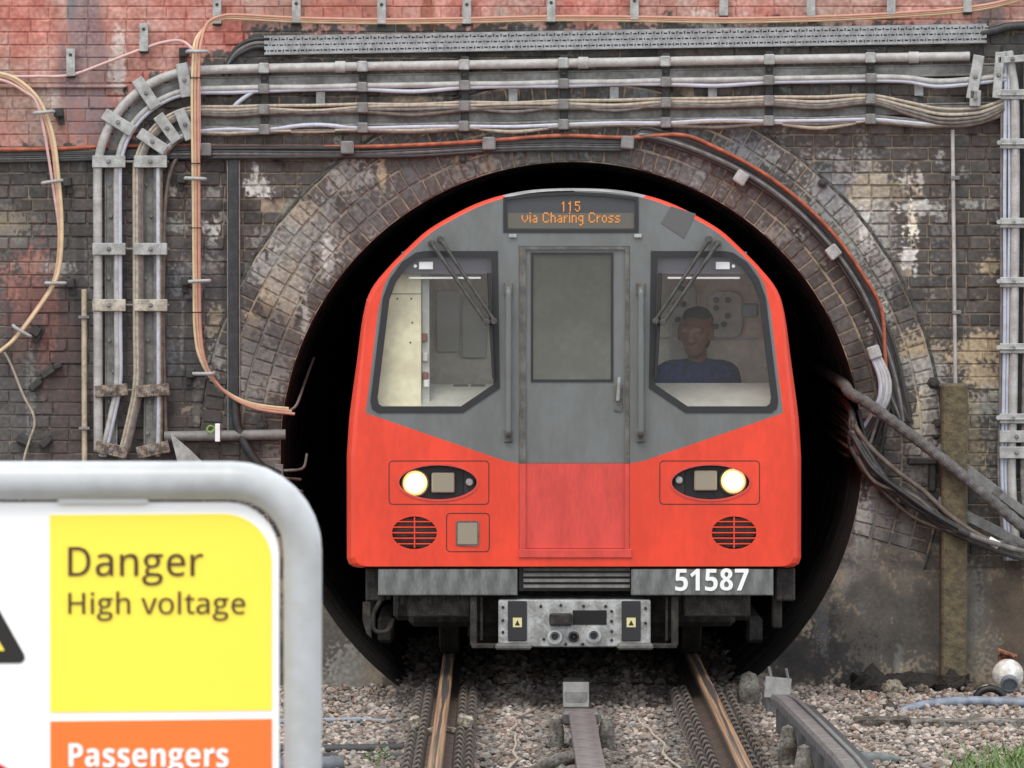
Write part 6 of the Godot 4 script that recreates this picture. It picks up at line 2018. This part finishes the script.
func build_lineside():
	# concrete post
	var mb = MB.new()
	mb.box(Vector3(W(952.5, 0).x, (W(0, 383).y + BED - 0.1) / 2, 0.1), Vector3(25.5 / 164.0, W(0, 383).y - BED + 0.1, 0.17), 0.012)
	solid("concrete_post", mb, M.post, "mossy brown concrete post standing against the portal wall", "post")
	# globe
	var gl = thing("white_globe", Vector3(3.06, BED, 0.42), "white glass globe with grey collar lying by the wall", "globe")
	gl.set_meta("origin", gl.position)
	mb = MB.new()
	var prof = []
	for i in 17: prof.append(Vector2(0.095 * sin(PI * i / 16) + 0.0005, -0.095 * cos(PI * i / 16)))
	mb.lathe(prof, Transform3D(Basis.IDENTITY, Vector3(3.06, BED + 0.13, 0.42)), 24)
	obj("globe", mb, mat(rgb(232, 230, 224), 0.4, 0.0, M.grime, 5.0), gl)
	mb = MB.new()
	mb.lathe([Vector2(0.052, 0.07), Vector2(0.052, 0.115), Vector2(0.044, 0.118), Vector2(0.044, 0.1), Vector2(0.0, 0.1)], Transform3D(Basis(Vector3.RIGHT, 2.05), Vector3(3.06, BED + 0.13, 0.42)), 18)
	obj("collar", mb, mat(rgb(104, 110, 118), 0.5), gl)
	# rubble and rubbish along the wall foot
	var sm = stone_mesh(77, true)
	for p in [[2.36, 0.5, 0.075, rgb(176, 170, 152), "large pale lumpy stone at the wall foot"], [2.2, 0.9, 0.04, rgb(190, 160, 144), "small pinkish stone near the wall foot"], [2.26, 1.5, 0.045, rgb(92, 88, 84), "flat dark stone on the ballast before the wall"], [2.55, 0.4, 0.05, rgb(150, 140, 128), "fist sized grey stone beside the mossy post"], [3.0, 1.9, 0.05, rgb(206, 196, 184), "white angular stone by the low kerb"], [2.85, 0.35, 0.05, rgb(120, 110, 100), "brown stone between post and globe"]]:
		var o = MeshInstance3D.new()
		o.name = numbered("stone")
		o.mesh = sm
		o.material_override = mat(p[3], 0.95, 0.0, M.dirty, 6.0, M.fine, 0.8)
		add_child(o)
		o.position = Vector3(p[0], BED + p[2] * 0.6, p[1])
		o.rotation.y = p[0] * 7.0
		o.scale = Vector3.ONE * p[2]
		tag(o, p[4], "stone")
	for p in [[2.25, 0.18, 0.17, 0.2, 0.14, "crumpled black bag slumped against the wall foot"], [2.75, 0.15, 0.16, 0.17, 0.14, "dark bag of rubbish between the post and the globe"], [2.48, 0.12, 0.32, 0.13, 0.12, "dark rubble heap along the wall foot by the post"]]:
		var o = MeshInstance3D.new()
		o.name = numbered("rubbish_heap")
		o.mesh = stone_mesh(int(p[0] * 100), true)
		o.material_override = mat(rgb(50, 46, 43), 0.8, 0.0, M.dirty, 5.0, M.fine, 1.0)
		add_child(o)
		o.position = Vector3(p[0], BED + 0.04, p[1])
		o.scale = Vector3(p[2] * 0.7, p[3] * 0.75, p[4])
		tag(o, p[5], "rubbish")
	mb = MB.new()
	var ringp = []
	for i in 20: ringp.append(Vector3(2.92 + cos(PI * i / 19) * 0.09, BED - 0.01 + sin(PI * i / 19) * 0.085, 0.75))
	mb.tube(ringp, 0.022, 8)
	solid("rubber_ring", mb, M.black, "half buried black rubber ring before the globe", "rubber ring")
	mb = MB.new()
	mb.box(Vector3(3.07, BED + 0.245, 0.25), Vector3(0.13, 0.025, 0.05), 0.006, Basis(Vector3.BACK, -0.35))
	mb.box(Vector3(3.07, BED + 0.13, 0.2), Vector3(0.09, 0.22, 0.06), 0.01)
	solid("broken_brick", mb, mat(rgb(176, 120, 92), 0.9, 0.0, M.dirty, 4.0), "broken terracotta sliver on rubble behind the globe", "brick")
	mb = MB.new()
	mb.tube(spline([Vector3(2.32, BED + 0.0, 1.5), Vector3(2.45, BED + 0.03, 1.38), Vector3(2.7, BED + 0.045, 1.25), Vector3(3.0, BED + 0.045, 1.3), Vector3(3.4, BED + 0.03, 1.4), Vector3(4.2, BED + 0.02, 1.5)]), 0.03, 10)
	solid("duct_pipe", mb, mat(rgb(134, 144, 160), 0.5, 0.0, M.grime, 3.0), "blue grey plastic duct lying along the wall foot", "pipe")
	mb = MB.new()
	mb.box(Vector3(2.73, BED + 0.025, 2.45), Vector3(0.86, 0.06, 0.16), 0.006)
	solid("trough_lid", mb, M.concrete, "long pale concrete trough lid on the pink ballast", "trough lid")
	mb = MB.new()
	mb.box(Vector3(2.14, BED + 0.03, 2.42), Vector3(0.3, 0.07, 0.15), 0.008)
	solid("trough_lid", mb, M.sleeper, "short dark concrete trough lid next to the outer rail", "trough lid")
	# ducts and cables on the far side of the track
	for p in [[[-1.6, BED + 0.03, 3.9], [-0.75, BED + 0.03, 3.85], [-0.52, BED + 0.03, 3.8], 0.028, M.black_cable, "black duct ending at the rail near the sign"], [[-1.6, BED + 0.02, 4.15], [-0.75, BED + 0.02, 4.12], [-0.52, BED + 0.015, 4.1], 0.02, M.steel_dark, "thin dark duct beside the black one near the sign"], [[-1.6, BED + 0.02, 2.3], [-0.8, BED + 0.03, 2.2], [-0.5, BED + 0.0, 2.15], 0.016, mat(rgb(126, 134, 146), 0.6), "thin blue grey cable across the ballast near the portal"]]:
		mb = MB.new()
		mb.tube([Vector3(p[0][0], p[0][1], p[0][2]), Vector3(p[1][0], p[1][1], p[1][2]), Vector3(p[2][0], p[2][1], p[2][2])], p[3], 10)
		solid("ground_duct", mb, p[4], p[5], "duct")
	mb = MB.new()
	mb.tube([Vector3(-1.3, BED + 0.04, 4.9), Vector3(-0.8, BED + 0.05, 4.85)], 0.05, 14)
	solid("duct_end", mb, mat(rgb(92, 96, 104), 0.5, 0.0, M.grime, 3.0), "thick grey duct end lying beside the sign frame", "duct")
	for k in 2:
		mb = MB.new()
		var pts = []
		for i in 12: pts.append(Vector3([0.8, 0.08][k] + rng.randf_range(-0.03, 0.03) + i * [0.012, -0.002][k], BED + 0.03 + rng.randf_range(-0.008, 0.014), 2.2 + i * 0.3))
		mb.tube(spline(pts, 3), 0.008, 6)
		solid("bond_wire", mb, M.beige_cable, "thin crooked wire on the ballast %s" % ["between centre rail and outer side rail", "beside the rail clips"][k], "wire")
	mb = MB.new()
	mb.tube([Vector3(1.86, BED + 0.05, 4.55), Vector3(1.95, BED + 0.045, 4.5), Vector3(2.05, BED + 0.03, 4.4)], [0.04, 0.038, 0.03], 10)
	mb.tube([Vector3(2.05, BED + 0.03, 4.4), Vector3(2.16, BED + 0.02, 4.3)], 0.02, 10)
	solid("feeder_boot", mb, mat(rgb(112, 118, 116), 0.6, 0.0, M.grime, 4.0), "grey cable boot leaving the outer conductor rail", "cable boot")
	# plants
	weed("weed_plant", Vector3(-0.645, BED, 4.55), 0.085, 46, 0.022, 5, "small green weed in the ballast beside the black ducts")
	mb = MB.new()
	var r = RandomNumberGenerator.new()
	r.seed = 44
	for i in 9000:
		var c = Vector3(r.randf_range(2.3, 4.3), BED, r.randf_range(3.9, 6.4))
		var dens = clampf((c.x - 2.05) * 1.1 - (5.0 - c.z) * 0.45, 0, 1)
		if r.randf() > dens: continue
		var h = r.randf_range(0.03, 0.12)
		var a = r.randf() * TAU
		var w = r.randf_range(0.004, 0.013)
		var lean = Vector3(r.randf_range(-0.09, 0.09), h, r.randf_range(-0.09, 0.09))
		var sd = Vector3(cos(a), 0, sin(a)) * w
		mb.tri(c - sd, c + sd, c + lean * 0.6 + sd * 0.7)
		mb.tri(c - sd, c + lean * 0.6 + sd * 0.7, c + lean * 0.6 - sd * 0.7)
		mb.tri(c + lean * 0.6 - sd * 0.7, c + lean * 0.6 + sd * 0.7, c + lean)
	tag(obj("grass", mb, M.leaf), "patch of green grass and weeds beyond the trough lids", "grass", "", "stuff")

func weed(called, at: Vector3, height: float, count: int, leaf: float, seed_: int, label: String):
	var t = thing(called, at, label, "plant")
	var r = RandomNumberGenerator.new()
	r.seed = seed_
	var stems = MB.new()
	var leaves = MB.new()
	for i in 6:
		var a = TAU * i / 6.0 + r.randf()
		var tip = Vector3(cos(a) * height * 0.9, height * r.randf_range(0.8, 1.3), sin(a) * height * 0.9)
		stems.tube([Vector3.ZERO, tip * Vector3(0.4, 0.6, 0.4), tip], 0.002, 5)
		for k in count / 6:
			var p = Vector3.ZERO.lerp(tip, r.randf_range(0.3, 1.0)) + Vector3(r.randf_range(-0.02, 0.02), r.randf_range(-0.01, 0.02), r.randf_range(-0.02, 0.02))
			var d = Vector3(r.randf_range(-1, 1), r.randf_range(0.0, 0.7), r.randf_range(-1, 1)).normalized() * leaf
			var s = d.cross(Vector3.UP).normalized() * leaf * 0.4
			leaves.tri(p, p + d * 0.5 + s, p + d)
			leaves.tri(p, p + d, p + d * 0.5 - s)
	obj("stem", stems, M.leaf, t)
	obj("foliage", leaves, M.leaf, t)

# ---------------------------------------------------------------- the warning sign on the platform
func build_sign():
	var z = 24.6
	var c = Vector3(G(76, 0).x, BED, z)
	var t = thing("warning_sign", c, "white danger sign with yellow and orange panels in a grey tubular frame", "sign")
	t.set_meta("origin", c)
	var g3 = func(u, v, zz): return Vector3(G(u, v).x, G(u, v).y, z + zz)
	# tubular frame with rounded corners and two legs
	var pts = [Vector3(G(302.5, 0).x, BED - 0.05, z), Vector3(G(302.5, 0).x, 1.0, z)]
	for k in [[302.5, 1], [-150.5, -1]]:
		for i in 9:
			var a = (PI / 2.0) * i / 8.0
			var rad = 70.0
			var cu = 302.5 - rad if k[1] > 0 else -150.5 + rad
			var an = a if k[1] > 0 else PI / 2.0 + a
			pts.append(g3.call(cu + cos(an) * rad, 480.5 + rad - sin(an) * rad, 0))
	pts.append(Vector3(G(-150.5, 0).x, 1.0, z))
	pts.append(Vector3(G(-150.5, 0).x, BED - 0.05, z))
	var mb = MB.new()
	mb.tube(pts, 19.3 / 911.0, 18)
	obj("tube_frame", mb, M.sign_tube, t)
	mb = MB.new()
	mb.tube([g3.call(-150.5, 1010, 0), g3.call(302.5, 1010, 0)], 18.0 / 911.0, 16)
	obj("cross_tube", mb, M.sign_tube, t)
	var pl = PackedVector2Array()
	for q in rounded(-129.0, -985.0, 279.0, -502.5, 52.0, 8): pl.append(G(q.x, -q.y))
	mb = MB.new()
	mb.prism(pl, -0.004, 0.0, 0.001, true, Transform3D(Basis.IDENTITY, Vector3(0, 0, z)))
	var plate = obj("plate", mb, M.sign_white, t)
	# yellow field, its upper corner rounded like the plate
	var yel = PackedVector2Array([G(49.5, 713), G(271.5, 711)])
	for i in 9:
		var a = (PI / 2) * i / 8.0
		yel.append(G(223.5 + cos(a) * 48, 562 - sin(a) * 48))
	yel.append(G(49.5, 515))
	mb = MB.new()
	mb.prism(yel, 0.0, 0.0012, 0.0, false, Transform3D(Basis.IDENTITY, Vector3(0, 0, z)))
	obj("yellow_field", mb, M.sign_yellow, plate)
	mb = MB.new()
	mb.prism(PackedVector2Array([G(49.5, 960), G(271.5, 960), G(271.5, 719.5), G(49.5, 722)]), 0.0, 0.0012, 0.0, false, Transform3D(Basis.IDENTITY, Vector3(0, 0, z)))
	obj("orange_field", mb, M.sign_orange, plate)
	# warning triangle and the rim of a red ring below it
	var tri_o = PackedVector2Array()
	for e in [[-38, 548, 90.0], [-104, 662, 210.0], [26, 662, 330.0]]:
		for i in 5:
			var a = deg_to_rad(e[2] - 60.0 + 120.0 * i / 4)
			var cc = Vector2(e[0], e[1]) + Vector2(-38 - e[0], 626 - e[1]).normalized() * 9.0
			tri_o.append(G(cc.x + cos(a) * 6, cc.y - sin(a) * 6))
	mb = MB.new()
	mb.prism(tri_o, 0.0, 0.0012, 0.0, false, Transform3D(Basis.IDENTITY, Vector3(0, 0, z)))
	obj("triangle_border", mb, M.sign_black, plate)
	mb = MB.new()
	mb.prism(PackedVector2Array([G(-38, 582), G(-78, 651), G(4, 651)]), 0.0012, 0.002, 0.0, false, Transform3D(Basis.IDENTITY, Vector3(0, 0, z)))
	obj("triangle_field", mb, M.sign_yellow, plate)
	mb = MB.new()
	var ro = ellipse(G(-40, 832), 78 / 911.0, 78 / 911.0, 40)
	mb.prism(ro, 0.0, 0.0012, 0.0, false, Transform3D(Basis.IDENTITY, Vector3(0, 0, z)))
	obj("red_ring", mb, M.sign_red, plate)
	mb = MB.new()
	mb.prism(ellipse(G(-40, 832), 60 / 911.0, 60 / 911.0, 40), 0.0012, 0.002, 0.0, false, Transform3D(Basis.IDENTITY, Vector3(0, 0, z)))
	obj("ring_field", mb, M.sign_white, plate)
	mb = MB.new()
	mb.box(g3.call(103, 501, 0.004), Vector3(90 / 911.0, 6 / 911.0, 0.008), 0.001)
	obj("maker_strip", mb, mat(rgb(196, 198, 198), 0.5), plate)
	var dark = mat(rgb(72, 46, 16), 0.5)
	for e in [["Danger", 400, 68, 203, 547, 29.0, dark], ["High voltage", 400, 68, 245, 591.5, 21.0, dark], ["Passengers", 700, 68, 228, 744, 23.0, M.sign_white]]:
		var o = text_on(t, e[0], e[1], G(e[2], 0).x, G(e[3], 0).x, G(0, e[4]).y, e[5] / 911.0, z + 0.001, e[6], "lettering")
		o.position -= t.position
		o.scale.z = 0.006

# ----------------------------------------------------------------
func _ready():
	rng.seed = 20240611
	# camera: long lens, focused on the train
	var cam = Camera3D.new()
	cam.name = "camera"
	add_child(cam)
	cam.position = Vector3(0, 2.5, 30)
	cam.rotation = Vector3(-atan(136.0 / 4920.0), -atan(12.0 / 4920.0), 0)
	var at = CameraAttributesPhysical.new()
	at.frustum_focal_length = 153.75
	at.frustum_focus_distance = 28.6
	at.frustum_near = 0.3
	at.frustum_far = 200.0
	at.exposure_aperture = 30.0
	cam.attributes = at
	cam.current = true
	# overcast sky and a veiled sun
	var env = Environment.new()
	env.background_mode = Environment.BG_SKY
	var sky = Sky.new()
	var sm = ProceduralSkyMaterial.new()
	sm.sky_top_color = Color(0.90, 0.925, 0.96)
	sm.sky_horizon_color = Color(0.86, 0.88, 0.90)
	sm.sky_curve = 0.3
	sm.ground_bottom_color = Color(0.42, 0.40, 0.38)
	sm.ground_horizon_color = Color(0.55, 0.54, 0.53)
	sm.sun_angle_max = 1.0
	sky.sky_material = sm
	env.sky = sky
	env.tonemap_mode = Environment.TONE_MAPPER_LINEAR
	env.tonemap_exposure = 2.2
	env.sdfgi_enabled = true
	env.ssao_enabled = true
	env.ssil_enabled = true
	var we = WorldEnvironment.new()
	we.name = "environment"
	we.environment = env
	add_child(we)
	var sun = DirectionalLight3D.new()
	sun.name = "sun"
	sun.light_energy = 0.3
	sun.light_angular_distance = 25.0
	sun.light_color = Color(1.0, 0.97, 0.93)
	sun.shadow_enabled = true
	add_child(sun)
	sun.rotation_degrees = Vector3(-58, -18, 0)
	make_materials()
	make_wall_maps()
	print("maps ", Time.get_ticks_msec())
	build_portal()
	build_ground()
	print("portal ", Time.get_ticks_msec())
	build_track()
	build_train()
	print("train ", Time.get_ticks_msec())
	build_driver()
	print("driver ", Time.get_ticks_msec())
	build_cables()
	build_lineside()
	build_sign()
	for c in get_children(): clean_meta(c)
	print("done ", Time.get_ticks_msec())
